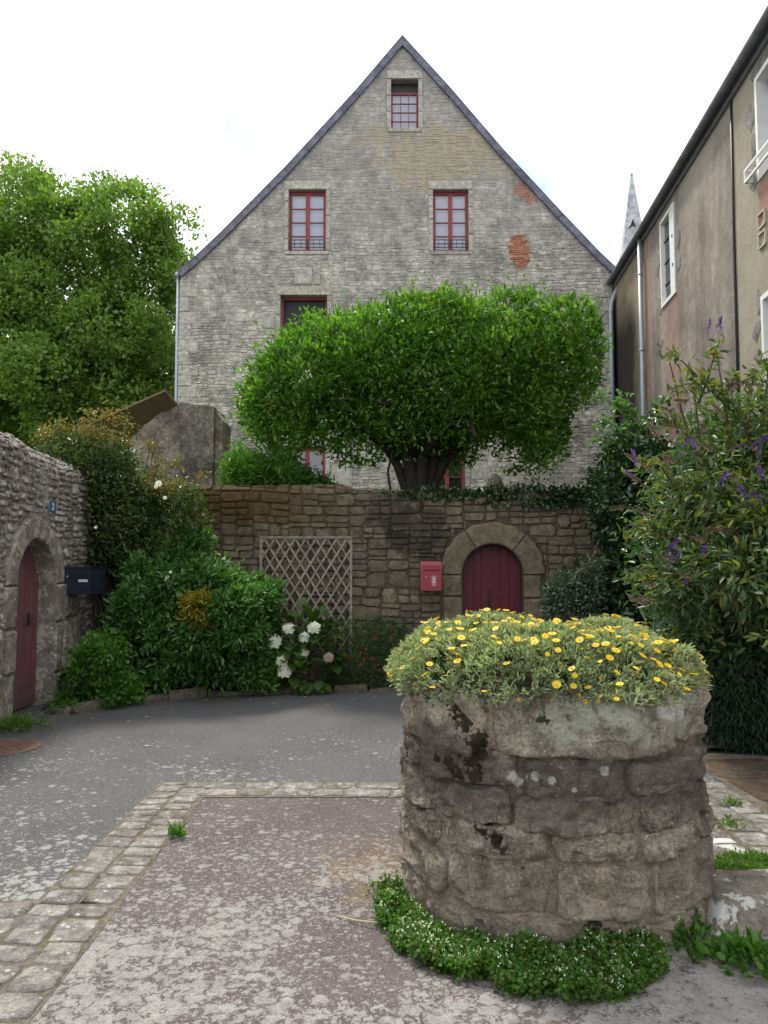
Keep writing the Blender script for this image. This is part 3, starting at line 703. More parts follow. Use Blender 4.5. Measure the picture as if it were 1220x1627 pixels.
for z in (8.45, 6.4, 4.6): MB().ring([(.07,0),(.07,.05)], (6.14, HY-.12, z), 12).build('pipe_collar', MT['zinc'], house, True)
# chimney free of the picture is left out
# ------------------------------------------------------------------ church spire far behind
SP = at(1003, 258, 80)
sp_ = thing('church_spire', (SP.x, 80, 2.4), 'tall pale grey pointed church spire rising behind the rendered building', 'spire')
MT['spire'] = stone_mat('hazed_spire_slate', [(.42,.43,.47)], 0, .05, mott=1.5, bump=.3)  # slate paled and blued: distance haze put into the colour
m = MB(); n = 8; zt, zb = SP.z-.9, 24; rb = .152*(zt-zb)
m.add([(SP.x+rb*math.cos(2*math.pi*(j+.5)/n), 80+rb*math.sin(2*math.pi*(j+.5)/n), zb) for j in range(n)] + [(SP.x+.03*math.cos(2*math.pi*(j+.5)/n), 80+.03*math.sin(2*math.pi*(j+.5)/n), zt) for j in range(n)],
      [(j, (j+1)%n, n+(j+1)%n, n+j) for j in range(n)]); m.build('spire_cone', MT['spire'], sp_)
m = MB(); m.ring([(.13,0),(.15,.2),(.06,.4),(.03,.7),(.025,1.4)], (SP.x, 80, zt-.6), 10); m.build('finial', MT['spire'], sp_, True)
zl = 36.7; yl = 80 - .152*(zt-zl)*.93; cx_ = SP.x-.35
m = MB(); m.extr([(cx_-.26, yl-.12, zl), (cx_+.26, yl-.12, zl), (cx_, yl-.12, zl+.6)], (0, 1.2, 0)); m.build('lucarne', MT['iron'], sp_)
m = MB()
for s_ in (-1, 1): m.extr([(cx_+s_*.38, yl-.3, zl-.1), (cx_, yl-.3, zl+.78), (cx_, yl-.3, zl+.64), (cx_+s_*.30, yl-.3, zl-.1)], (0, 1.5, 0))
m.build('lucarne_roof', MT['spire'], sp_)
m = MB(); m.box(SP.x-rb, SP.x+rb, 80-rb, 80+rb, 2.4, zb-.01); m.build('tower', MT['dressed'], sp_)
# ------------------------------------------------------------------ rendered building on the right
bx = lambda d: 4.8 + .072*d
bdir = Vector((.072, 1, 0)).normalized(); bn = Vector((-1, .072, 0)).normalized()
bf = lambda u, v, n: (bx(u) + bn.x*n, u + bn.y*n, v)     # u runs along +Y
rbld = thing('rendered_building', (bx(15), 15, 0), 'long building with stained pinkish grey render and white-framed windows', 'building')
def rb_extra():
    t = NT('stained_render'); o = t.xyz()
    c = t.ramp(t.noise(.9, 6, .62), [(.3, (.20,.172,.152)), (.5, (.265,.232,.205)), (.72, (.31,.275,.24))])
    st = t.noise(1.6, 6, .65, t.scaled(1, 1, .12))
    c = t.mix(1, c, t.ramp(st, [(.3, (.62,.62,.62)), (.7, (1.22,1.2,1.16))]), 'MULTIPLY')
    c = t.mix(1, c, t.ramp(t.noise(5, 7, .75), [(.3, (.7,.7,.7)), (.7, (1.25,1.25,1.25))]), 'MULTIPLY')
    yl_ = t.mr(o[1], 12.5, 12.35, 0, 1)
    c = t.mix(t.math('MULTIPLY', yl_, .75), c, t.ramp(t.noise(2, 5, .6), [(.3, (.29,.26,.195)), (.7, (.36,.325,.245))]))
    far = t.math('MULTIPLY', t.mr(o[1], 17.9, 18.1), t.ramp(t.noise(1.5, 5), [(.3, .5), (.7, .9)]))
    c = t.mix(far, c, (.30,.255,.165))
    # red wash under the first window and beside the pipe
    n = t.math('MULTIPLY', t.math('SUBTRACT', t.noise(1.8, 6, .65), .5), 1.2)
    rm = t.math('MULTIPLY', t.mr(t.math('ABSOLUTE', t.math('SUBTRACT', t.math('ADD', o[1], n), 15.95)), .75, .55), t.mr(o[2], 7.15, 7.05))
    c = t.mix(t.math('MULTIPLY', t.math('MULTIPLY', rm, t.mr(t.noise(3, 5, .7), .3, .6)), .5), c, (.31,.15,.12))
    rm = t.math('MULTIPLY', t.mr(t.math('ABSOLUTE', t.math('SUBTRACT', t.math('ADD', o[1], t.math('MULTIPLY', n, .4)), 17.75)), .22, .1), t.mr(o[2], 9.5, 9.3))
    c = t.mix(t.math('MULTIPLY', rm, .5), c, (.32,.16,.12))
    rm = t.math('MULTIPLY', t.mr(t.math('ABSOLUTE', t.math('SUBTRACT', o[1], 10.6)), .9, .8), t.mr(t.math('ABSOLUTE', t.math('SUBTRACT', o[2], 7.0)), .32, .28))
    c = t.mix(t.math('MULTIPLY', rm, .7), c, (.32,.15,.12))
    # black damp stain at the far end
    dk = t.math('MULTIPLY', t.mr(t.math('ADD', o[1], n), 18.3, 19.3), t.mr(t.math('ADD', o[2], t.math('MULTIPLY', n, .8)), 8.9, 7.6))
    c = t.mix(t.math('MULTIPLY', dk, .92), c, (.022,.02,.02))
    pale = t.math('MULTIPLY', t.mr(t.math('ADD', o[2], t.math('MULTIPLY', n, 1.0)), 8.3, 9.2), t.mr(o[1], 16.2, 14.5))
    c = t.mix(t.math('MULTIPLY', pale, .55), c, (.42,.39,.33))
    return t.end(c, .95, t.bump(t.math('ADD', t.noise(7, 6, .7), t.math('MULTIPLY', t.noise(60, 4, .7), .25)), .5, .03), spec=.15)
MT['render'] = rb_extra()
B1 = (15.57,16.58,7.13,9.02); B2 = (10.2,11.42,7.35,8.95); B3 = (10.2,11.45,4.2,5.6); BOPS = [B1, B2, B3]
m = MB(); zs = sorted({0., 9.3, *[q for o_ in BOPS for q in o_[2:]]})
for a, b in zip(zs, zs[1:]):
    iv = [(2., 30.)]
    for p, q, c, d in BOPS:
        if b > c+1e-4 and a < d-1e-4: iv = subtract(iv, p, q)
    for p, q in iv: m.add([bf(p,a,0), bf(q,a,0), bf(q,b,0), bf(p,b,0)], [(3,2,1,0)])
for p, q, c, d in BOPS:
    D = -.3; m.add([bf(p,c,0),bf(q,c,0),bf(q,d,0),bf(p,d,0),bf(p,c,D),bf(q,c,D),bf(q,d,D),bf(p,d,D)], [(0,1,5,4),(1,2,6,5),(2,3,7,6),(3,0,4,7)])
m.add([bf(2,0,0), bf(2,9.3,0), (14,2,9.3), (14,2,0)], [(0,1,2,3)]); m.add([bf(30,0,0), bf(30,9.3,0), (14,30,9.3), (14,30,0)], [(3,2,1,0)])
m.build('wall', MT['render'], rbld)
m = MB(); m.add([bf(1.8,9.37,.18), bf(30.2,9.37,.18), (10.5,30.2,13.4), (10.3,1.8,13.4), bf(1.8,9.31,.18), bf(30.2,9.31,.18), bf(30.2,9.31,-.1), bf(1.8,9.31,-.1), (10.5,30.2,13.3), (10.3,1.8,13.3)],
    [(0,1,2,3), (0,4,5,1), (4,7,6,5), (7,9,8,6)]); rf = m.build('roof', MT['slate'], rbld)
m = MB(); m.tube([bf(1.8,9.32,.19), bf(30.2,9.32,.19)], .06, 10); m.build('gutter', MT['eave'], rbld, True)
m = MB(); m.extr([bf(2,9.30,.001),bf(2,9.30,.06),bf(2,9.19,.06),bf(2,9.19,.001)], Vector(bf(30,9.43,0))-Vector(bf(2,9.43,0))); m.build('fascia', MT['eave'], rbld)
pipe('downpipe', [bf(18.01,9.4,.09), bf(18.01,2.0,.09)], .055, rbld)
for z in (8.4,6.6,5.0): MB().ring([(.066,0),(.066,.05)], bf(18.01,z,.09), 12).build('pipe_collar', MT['zinc'], rbld, True)
MB().tube([bf(12.36,9.3,.02), bf(12.42,7,.02), bf(12.46,2,.02)], .022, 8).build('cable_pipe', MT['iron'], rbld, True)
def rwin(o_, name='window', dn=-.08, f=.075, leaf=True, lab=None):
    p, q, c, d = o_; m = MB()
    def bb(u0,u1,v0,v1,n0,n1,m=m): 
        m.add([bf(u,v,n) for n in (n0,n1) for u, v in ((u0,v0),(u1,v0),(u1,v1),(u0,v1))], [(0,1,2,3),(7,6,5,4),(0,4,5,1),(1,5,6,2),(2,6,7,3),(3,7,4,0)])
    bb(p,p+f,c,d,dn,.03); bb(q-f,q,c,d,dn,.03); bb(p+f,q-f,c,c+f,dn,.03); bb(p+f,q-f,d-f,d,dn,.03)
    w = m.build(name, MT['white_paint'], rbld)
    MB().add([bf(p+f,c+f,dn+.02),bf(q-f,c+f,dn+.02),bf(q-f,d-f,dn+.02),bf(p+f,d-f,dn+.02)], [(3,2,1,0)]).build('pane', MT['glass'], w)
    MB().add([bf(p,c,-.29),bf(q,c,-.29),bf(q,d,-.29),bf(p,d,-.29)], [(3,2,1,0)]).build('dark_interior', MT['room'], w)
    if leaf:
        m2 = MB(); bb(p+f,p+f+.26,c+f,d-f,dn+.03,.02,m2); m2.build('shutter_leaf', MT['white_paint'], w)
        for k in range(2):
            m3 = MB(); bb(p+f+.04,p+f+.07,c+.6+k*.6,c+.66+k*.6,.02,.035,m3); m3.build('latch', MT['iron'], w)
        for k in range(1,4):
            m4 = MB(); z = c+(d-c)*k/4; bb(p+f+.26,q-f,z-.012,z+.012,dn+.025,dn+.04,m4); m4.build('glazing_bar', MT['room'], w)
    return w
rwin(B1); rwin(B2, leaf=False, dn=-.16); rwin(B3, leaf=False, dn=-.2)
rng = random.Random(5); rects = []
MT['flush'] = stone_mat('flush_grey_stone', [(.20,.19,.18),(.24,.225,.205),(.17,.165,.16)], .1, .2, mott=6, bump=.5)
for (p, q, c, d) in BOPS:
    z = c-.1
    while z < d+.05:
        h = rng.uniform(.32,.5)
        if rng.random() < .85: rects.append((q+.02, q+rng.uniform(.2,.5), z, z+h))
        if rng.random() < .85: rects.append((p-rng.uniform(.2,.5), p-.02, z, z+h))
        z += h + .02
rects.append((10.0, 11.6, 8.97, 9.17))
for r in rects:
    g = stone_geo(r, bf, rng, .01, .012, .45, .1, None, .02, .25); MB().add(g[0], g[1]).build('surround_stone', MT['flush'], rbld, False)
# window guard at the near window
m = MB()
for z in (7.45, 7.62):
    m.bar(bf(11.62,z,.12), bf(9.9,z,.12), .03, .04); m.bar(bf(11.62,z,.0), bf(11.62,z,.12), .03, .04)
m.bar(bf(11.62,7.43,.12), bf(11.62,7.64,.12), .03, .035, (1,0,0)); m.build('window_guard', MT['white_paint'], rbld)
MT['cream'] = plain('cream_paint', (.42,.37,.27), .7, .1, 8)
for z in (6.74, 6.44):
    m = MB(); u0, u1, v0, v1 = 11.22, 11.46, z-.11, z+.1
    for a, b in (((u0,v0),(u1,v0)), ((u1,v0),(u1,v1)), ((u1,v1),(u0,v1)), ((u0,v1),(u0,v0))): m.bar(bf(*a,.015), bf(*b,.015), .03, .03, bn)
    m.build('vent_frame', MT['cream'], rbld)
# ------------------------------------------------------------------ street wall at the back with the arched door
BY = 11.0; DCX, DR, DSP = 1.515, .425, 1.485       # door centre, half width, spring line
bw = thing('street_wall', (0, BY, 0), 'warm brown rubble stone wall with moss on its top and an arched doorway', 'wall')
BT = 2.5
def bfn(u, v, n):                    # the face rolls over the top of the wall
    top = BT + .03*vn(u*1.3, 0, 8) + (.07 if u < -.5 else .0)
    if v <= top: return (u, BY - n, v)
    s_ = v - top; r = .16; a = min(s_/r, math.pi/2)
    y = BY + r - r*math.cos(a); z = top + r*math.sin(a); ny, nz = -math.cos(a), math.sin(a)
    if s_ > r*math.pi/2: y += s_ - r*math.pi/2
    return (u, y + ny*n, z + nz*n)
def bspan(va, vb):
    iv = [(-4.3, 5.55)]; va2 = max(va, 0)
    w = DR + .02
    if va < DSP: iv = subtract(iv, DCX-DR-.30, DCX+DR+.26)
    Ro = DR + .30
    if vb > DSP-.1 and va < DSP + Ro:
        k = max(0, va - DSP); hw = math.sqrt(max(0, Ro*Ro - k*k)); iv = subtract(iv, DCX-hw, DCX+hw)
    return iv
rng = random.Random(21); G = []
for r in rubble(-4.3, 5.55, 0, BT+.62, bspan, rng, .55, .27):
    if r[2] > BT: dep = .03
    g = stone_geo(r, bfn, rng, .006, .021, .24, .1, vnoise_warp(.04, 1.6, 3), .05, .22)
    if g: G.append(g)
lay(G, bw, MT['back'], 'stone', 300, smooth=False)
m = MB(); us = np.arange(-4.3, 5.56, .12); vs2 = [0,.4,.8,1.2,DSP,1.7,1.8,1.9,1.92,2.0,2.2,2.4,2.5,2.56,2.62,2.68,2.8,3.0,3.2]
us = sorted(set([round(float(u),3) for u in us if not (DCX-DR-.02 < u < DCX+DR+.02)] + [DCX-DR, DCX+DR]))
for ua, ub in zip(us, us[1:]):
    if ua >= DCX-DR-1e-3 and ub <= DCX+DR+1e-3: vv = [1.93, 2.0, 2.2, 2.4, 2.5, 2.56, 2.62, 2.68, 2.8, 3.0, 3.2]
    else: vv = vs2
    for va, vb in zip(vv, vv[1:]): m.add([bfn(ua,va,0), bfn(ub,va,0), bfn(ub,vb,0), bfn(ua,vb,0)], [(0,1,2,3)])
# spandrels between the arch and the band above, and the reveal
na = 16; arc = [(DCX + DR*math.cos(math.pi*i/na), DSP + DR*math.sin(math.pi*i/na)) for i in range(na+1)]
for (xa, za), (xb, zb) in zip(arc, arc[1:]): m.add([(xa,BY,za),(xb,BY,zb),(xb,BY,1.93),(xa,BY,1.93)], [(3,2,1,0)])
outl = [(DCX+DR, 0)] + arc + [(DCX-DR, 0)]
for (xa, za), (xb, zb) in zip(outl, outl[1:]): m.add([(xa,BY,za),(xb,BY,zb),(xb,BY+.5,zb),(xa,BY+.5,za)], [(0,1,2,3)])
m.build('mortar', MT['back_mortar'], bw)
MB().box(-4.3, DCX-DR-.005, BY+.3, BY+.52, 0, 2.6).box(DCX+DR+.005, 5.55, BY+.3, BY+.52, 0, 2.6).box(DCX-DR-.004, DCX+DR+.004, BY+.3, BY+.52, 1.93, 2.6).build('wall_core', MT['back_mortar'], bw)
# voussoirs: three big stones, then jamb blocks
def voussoir(parent, a0, a1, ri, ro0, ro1, fnw, mat, cx, cz, dep=.03, n=8, inset=.006):
    V = []; Fc = []
    for k, (nn, e) in enumerate(((-.05, 0), (dep*.6, 0), (dep, .018))):
        for i in range(n+1):
            a = a0 + e + (a1-a0-2*e)*i/n; ro = ro0 + (ro1-ro0)*i/n
            for r in (ri+e+inset, ro-e-inset + .012*math.sin(i*2.3+a0*5)): V.append(fnw(cx+r*math.cos(a), cz+r*math.sin(a), nn))
    w = 2*(n+1)
    for k in range(2):
        for i in range(n):
            b = k*w+2*i; Fc += [(b, b+2, b+2+w, b+w), (b+1, b+1+w, b+3+w, b+3)]
        b = k*w; Fc += [(b, b+w, b+w+1, b+1)]; b = k*w+2*n; Fc += [(b, b+1, b+w+1, b+w)]
    for i in range(n): b = 2*w+2*i; Fc.append((b, b+1, b+3, b+2))
    MB().add(V, Fc).build('voussoir', mat, parent, False)
ro = DR+.31
for a0, a1 in ((0, 50), (50, 122), (122, 180)): voussoir(bw, R(a0)+.008, R(a1)-.008, DR, ro, ro, bfn, MT['back_dressed'], DCX, DSP, .035)
rects = []
for s_ in (-1, 1):
    z = 0
    for h, w in ((.42,.30),(.36,.52),(.40,.27),(.305,.30)) if s_ < 0 else ((.30,.30),(.36,.24),(.5,.28),(.325,.25)):
        a, b = (DCX-DR-w, DCX-DR) if s_ < 0 else (DCX+DR, DCX+DR+w); rects.append((a, b, z, z+h)); z += h
dressed(bw, rects, bfn, rng, MT['back_dressed'], .035)
def arch_door(name, label, plank_edges, top, fnw, mat, parent=None, thick=.05):
    d = thing(name, fnw((plank_edges[0]+plank_edges[-1])/2, 0, 0), label, 'door')
    for a, b in zip(plank_edges, plank_edges[1:]):
        a += .003; b -= .003; k = 6
        tp = [(a+(b-a)*i/k, top(a+(b-a)*i/k)) for i in range(k+1)]
        poly = [(a, .02), (b, .02)] + tp[::-1]
        P0 = [Vector(fnw(u, v, 0)) for u, v in poly]; off = Vector(fnw(0,0,-thick)) - Vector(fnw(0,0,0))
        m = MB(); m.extr(P0, off); m.build('plank', mat, d)
    return d
dtop = lambda u: DSP + math.sqrt(max(0, (DR-.004)**2 - (u-DCX)**2))
dfn = lambda u, v, n: (u, BY+.2-n, v)
ed = [DCX-DR+.006, DCX-.25, DCX-.13, DCX-.003, DCX+.13, DCX+.26, DCX+DR-.006]
door = arch_door('arched_door', 'dark burgundy round-topped plank door in the brown back wall', ed, dtop, dfn, MT['door_red'])
MB().box(DCX-DR+.006, DCX+DR-.006, BY+.255, BY+.28, .02, DSP).build('backing_board', MT['door_red'], door)
MB().box(DCX-.017, DCX+.017, BY+.185, BY+.199, .02, dtop(DCX)-.02).build('cover_strip', MT['door_red'], door)
m = MB(); m.tube([(DCX-.03, BY+.19, 1.26), (DCX-.03, BY+.155, 1.24), (DCX-.03, BY+.15, 1.14), (DCX-.03, BY+.155, 1.04), (DCX-.03, BY+.19, 1.02)], .011, 8); m.build('pull_handle', MT['iron'], door, True)
MB().box(DCX-.06, DCX-.02, BY+.188, BY+.199, .95, 1.12).build('lock_plate', MT['iron'], door)
# red letter box
P = at(683.5, 915, BY); lb = thing('letter_box', (P.x, BY, P.z-.2), 'red steel letter box with number 2 on the brown wall beside the door', 'letter box')
x0, x1, z0, z1 = P.x-.145, P.x+.145, P.z-.2, P.z+.2; yb = BY-.045; yf = BY-.2
m = MB(); prof = [(yb, z0), (yf, z0), (yf, z1-.13), (yf+.015, z1-.12), (yf+.02, z1-.05), (yf+.05, z1), (yb, z1)]
m.extr([(x0, y, z) for y, z in prof], (x1-x0, 0, 0)); m.build('box_body', MT['mail_red'], lb)
MB().box(x0+.03, x1-.03, yf-.006, yf+.012, z1-.115, z1-.075).build('slot_flap', MT['mail_red'], lb)
MB().box(x0+.035, x1-.035, yf+.005, yf+.022, z1-.07, z1-.062).build('flap_lip', MT['mail_red'], lb)
MB().box(P.x+.0, P.x+.075, yf-.004, yf+.001, z0+.06, z0+.21).build('number_label', MT['mail_red'], lb)
MT['smoke'] = plain('grey_pink_label', (.42,.22,.24), .5, .1, 20)
MB().box(P.x+.006, P.x+.069, yf-.006, yf-.0045, z0+.064, z0+.206).build('label_face', MT['smoke'], lb)
text_mesh('2', .085, 'number', MT['white_enamel'], Vector((P.x+.037, yf-.009, z0+.135)), Matrix.Rotation(R(90), 3, 'X'), lb)
MB().tube([(P.x-.065, yf-.012, z0+.185), (P.x-.065, yf+.005, z0+.185)], .012, 10).build('lock', MT['zinc'], lb, True)
# trellis
tr = thing('trellis', (-1.08, BY-.1, .45), 'weathered grey lattice trellis fixed to the brown wall', 'trellis')
tx0, tx1, tz0, tz1 = -1.70, -.455, .42, 1.985; ty = BY-.10
for x in (tx0, tx1): MB().box(x-.017, x+.017, ty-.03, ty-.002, tz0-.1, tz1).build('post', MT['wood_grey'], tr)
for z in (tz1,): MB().box(tx0-.02, tx1+.02, ty-.032, ty-.004, z+.001, z+.033).build('rail', MT['wood_grey'], tr)
H = tz1-tz0; slope = 1.62; pit = .142
for s_ in (-1, 1):
    k = -14
    while k < 24:
        # line x = x0 + k*pit + s*(z - tz1)/slope
        pts = []
        xt = tx0 + .05 + k*pit
        for z in (tz0, tz1): pts.append((xt + s_*(tz1-z)/slope, z))
        (xa, za), (xb, zb) = pts
        if xa > xb: xa, za, xb, zb = xb, zb, xa, za
        if xb > tx0+.02 and xa < tx1-.02:
            f0 = max(0, (tx0-xa)/(xb-xa)); f1 = min(1, (tx1-xa)/(xb-xa))
            if f1 - f0 > .04:
                yy = ty - (.006 if s_ > 0 else .017)
                jj = random.uniform(-.008, .008)
                MB().bar((xa+(xb-xa)*f0+jj, yy, za+(zb-za)*f0), (xa+(xb-xa)*f1+jj*.5, yy, za+(zb-za)*f1), .010, .024, (0,-.001,1)).build('slat', MT['wood_grey'], tr)
        k += 1
# pointed stone on the wall top and a small lantern
P = at(787, 782, BY+.25); fs = thing('pointed_stone', P, 'rounded pointed stone standing on top of the back wall', 'stone')
m = MB(); V = []; n = 14
prof = [(.125,-.05),(.125,.06),(.118,.13),(.095,.19),(.06,.235),(.022,.265),(.0,.27)]
for r, z in prof:
    for j in range(n):
        a = 2*math.pi*j/n; q = 1 + .05*vn(j*.9, z*9, 3); V.append((P.x+r*q*math.cos(a), P.y+r*.6*q*math.sin(a), P.z+z))
m.add(V, [(i*n+j, i*n+(j+1)%n, (i+1)*n+(j+1)%n, (i+1)*n+j) for i in range(len(prof)-1) for j in range(n)])
MT['moss_stone'] = stone_mat('mossy_finial', [(.13,.125,.08)], .3, .4, bump=.9); m.build('stone_body', MT['moss_stone'], fs, True)
P = at(947, 783, BY+.25); ln = thing('garden_lantern', P, 'small dark lantern on a post at the right end of the wall top', 'lantern')
MB().tube([(P.x,P.y,P.z-.1),(P.x,P.y,P.z+.06)], .015, 8).build('post', MT['iron'], ln, True)
MB().ring([(.03,0),(.055,.1),(.06,.11)], (P.x,P.y,P.z+.06), 6).build('lamp_body', MT['iron'], ln)
MB().ring([(.075,0),(.03,.05),(.008,.075)], (P.x,P.y,P.z+.17), 6).build('lamp_cap', MT['iron'], ln)
# ------------------------------------------------------------------ left wall with its own arched door
LX = -3.85; LDC, LDR, LSP = 8.72, .50, 1.40
lw = thing('lane_wall', (LX, 8, 0), 'grey lichen-spotted rubble wall on the left with a pale arched doorway', 'wall')
def ltop(u): return 2.72 - max(0, u-8.6)*.06 + .05*vn(u*1.1, 0, 5)
def lfn(u, v, n):
    top = ltop(u); bulge = .03*vn(u*.9, v*.9, 12)
    if v <= top: return (LX + bulge + n, u, v)
    s_ = v - top; r = .34; a = min(s_/r, math.pi*.5)
    x = LX - r + r*math.cos(a); z = top + r*.85*math.sin(a)
    if s_ > r*math.pi/2: x -= s_ - r*math.pi/2
    return (x + bulge + n*math.cos(a), u, z + n*math.sin(a))
def lspan(va, vb):
    iv = [(3.0, 10.98)]
    if va < LSP: iv = subtract(iv, LDC-LDR-.28, LDC+LDR+.75)
    Ro = LDR+.24
    if vb > LSP-.1 and va < LSP+Ro:
        k = max(0, va-LSP); hw = math.sqrt(max(0, Ro*Ro-k*k)); iv = subtract(iv, LDC-hw, LDC+hw)
    return iv
rng = random.Random(33); G = []
for r in rubble(3.0, 10.98, 0, 3.75, lspan, rng, .34, .2):
    g = stone_geo(r, lfn, rng, .012, .028, .34, .25, vnoise_warp(.05, 1.8, 7), .05, .25)
    if g: G.append(g)
lay(G, lw, MT['left'], 'stone', 300, smooth=False)
m = MB(); us = sorted(set([round(float(u),3) for u in np.arange(3, 11.01, .12) if not (LDC-LDR-.02 < u < LDC+LDR+.02)] + [LDC-LDR, LDC+LDR]))
top_v = [2.0,2.2,2.4,2.6,2.72,2.8,2.9,3.0,3.1,3.2,3.3,3.5,3.75]
for ua, ub in zip(us, us[1:]):
    vv = top_v if (ua >= LDC-LDR-1e-3 and ub <= LDC+LDR+1e-3) else [0,.4,.8,1.2,1.6]+top_v
    if vv is top_v: vv = [LSP+LDR+.01] + top_v
    for va, vb in zip(vv, vv[1:]): m.add([lfn(ua,va,0), lfn(ub,va,0), lfn(ub,vb,0), lfn(ua,vb,0)], [(3,2,1,0)])
arc = [(LDC + LDR*math.cos(math.pi*i/16), LSP + LDR*math.sin(math.pi*i/16)) for i in range(17)]
for (ua, va), (ub, vb) in zip(arc, arc[1:]): m.add([lfn(ua,va,0), lfn(ub,vb,0), lfn(ub,LSP+LDR+.01,0), lfn(ua,LSP+LDR+.01,0)], [(0,1,2,3)])
m.build('mortar', MT['left_mortar'], lw)
outl = [(LDC+LDR, 0)] + arc + [(LDC-LDR, 0)]; m = MB()
for (ua, va), (ub, vb) in zip(outl, outl[1:]):
    a, b = lfn(ua,va,.03), lfn(ub,vb,.03); m.add([a, b, (LX-.6, ub, vb), (LX-.6, ua, va)], [(3,2,1,0)])
m.build('arch_reveal', MT['left_dressed'], lw, True)
MB().box(LX-.7, LX-.5, 3, LDC-LDR-.01, 0, 2.9).box(LX-.7, LX-.5, LDC+LDR+.01, 11.5, 0, 2.9).box(LX-.7, LX-.5, LDC-LDR, LDC+LDR, LSP+LDR, 2.9).build('wall_core', MT['left_mortar'], lw)
for a0, a1 in ((0, 62), (62, 118), (118, 180)): voussoir(lw, R(a0)+.01, R(a1)-.01, LDR, LDR+.25, LDR+.25, lfn, MT['left_dressed'], LDC, LSP, .04)
a, b = LDC-LDR, LDC+LDR
dressed(lw, [(a-.27,a,0,.5), (a-.2,a,.5,.95), (a-.27,a,.95,1.4), (b,b+.28,.95,1.4), (b,b+.22,.36,.95), (b+.22,b+.78,.36,.98), (b+.28,b+.74,.98,1.4), (b,b+.10,0,.36), (b+.42,b+.78,0,.36), (b+.10,b+.42,.31,.36)], lfn, rng, MT['left_dressed'], .05)
MT['niche'] = stone_mat('rough_niche_rubble', [(.07,.055,.045)], .3, .3, bump=1)
m = MB(); m.add([lfn(b+.1,0,-.0), lfn(b+.42,0,.0), lfn(b+.42,.31,.0), lfn(b+.1,.31,.0)], [(3,2,1,0)])
for i in range(14):
    u, v = rng.uniform(b+.12,b+.4), rng.uniform(.02,.28); g = stone_geo((u-.04,u+.04,v-.035,v+.035), lfn, rng, .003, .035, .4, .6, None, .01, .3); m.add(g[0], g[1])
m.build('rubble_niche', MT['niche'], lw)
ltop_d = lambda u: LSP + math.sqrt(max(0, (LDR-.003)**2 - (u-LDC)**2))
ldn = lambda u, v, n: (LX-.2+n, u, v)
ed = [LDC-LDR+.004, LDC-.3, LDC-.1, LDC+.1, LDC+.3, LDC+LDR-.004]
d2 = arch_door('arched_door', 'faded mauve round-topped door in the left wall', ed, ltop_d, ldn, MT['door_mauve'])
MB().box(LX-.3, LX-.26, LDC-LDR+.004, LDC+LDR-.004, .02, LSP).build('backing_board', MT['door_mauve'], d2)
MB().box(LX-.199, LX-.175, LDC+LDR-.09, LDC+LDR-.02, .03, LSP+.12).build('frame_strip', MT['door_mauve'], d2)
m = MB(); m.tube([(LX-.2, LDC+.3, 1.0), (LX-.15, LDC+.3, 1.0), (LX-.145, LDC+.19, .995)], .012, 8); m.build('lever_handle', MT['iron'], d2, True)
MB().box(LX-.199, LX-.19, LDC+.27, LDC+.33, .93, 1.07).build('lock_plate', MT['iron'], d2)
# blue number plate
npz = 2.27; npl = thing('number_plate', (LX+.05, 8.93, npz), 'small blue enamel house number plate reading 2 on the left wall', 'number plate')
MB().box(LX+.075, LX+.083, 8.93-.085, 8.93+.085, npz-.06, npz+.075).build('plate', MT['plate_blue'], npl)
rot = Matrix(((0,0,1),(1,0,0),(0,1,0)))
text_mesh('2', .115, 'number', MT['white_enamel'], Vector((LX+.086, 8.93, npz+.005)), rot, npl)
# navy letter box
nb = thing('letter_box', (-3.66, 9.45, 1.32), 'dark navy steel letter box with a white name label on the left wall', 'letter box')
T = Matrix.Translation((-3.82, 9.42, 1.27)) @ Matrix.Rotation(R(-7), 4, 'Z')
def nbx(x0,x1,y0,y1,z0,z1,name,mat):
    m = MB(); m.box(x0,x1,y0,y1,z0,z1); m.v = [tuple(T @ Vector(v)) for v in m.v]; return m.build(name, mat, nb)
nbx(0,.325,.012,.40,0,.315,'box_body',MT['navy']); nbx(.004,.321,0,.011,.004,.215,'front_door',MT['navy']); nbx(.004,.321,.002,.011,.222,.311,'slot_flap',MT['navy'])
nbx(.185,.30,-.003,-.0005,.145,.175,'name_label',MT['label']); nbx(.035,.055,-.006,-.0005,.20,.222,'lock',MT['zinc']); nbx(-.012,.337,-.01,.42,.316,.328,'lid',MT['navy'])
# ------------------------------------------------------------------ outbuilding behind the wall
ob = thing('outbuilding', (-3.2, 13, 2.42), 'small decaying concrete outbuilding with tilted sheet roof behind the wall', 'outbuilding')
q = lambda px, py, d=13.: tuple(at(px, py, d))
m = MB(); m.extr([q(200,800), q(287,800), q(286,641), q(268,652), q(255,655), q(240,668), q(222,682), q(206,700)], (0,.25,0)); m.build('gable_wall', MT['concrete_pale'], ob)
m = MB(); a, b, c, d = q(287,800,12.9), q(337,800,12.9), q(340,646,12.9), q(285,639,12.9)
m.extr([a, b, c, d], (0,.9,0)); m.build('concrete_pier', MT['concrete'], ob)
m = MB(); m.extr([q(336,800,13.02), q(354,800,13.02), q(354,668,13.02), q(341,648,13.02)], (0,.7,0)); m.build('pier_return', MT['concrete_pale'], ob)
a = Vector(q(120,682,12.8)); b = Vector(q(262,619,12.8)); n = 14
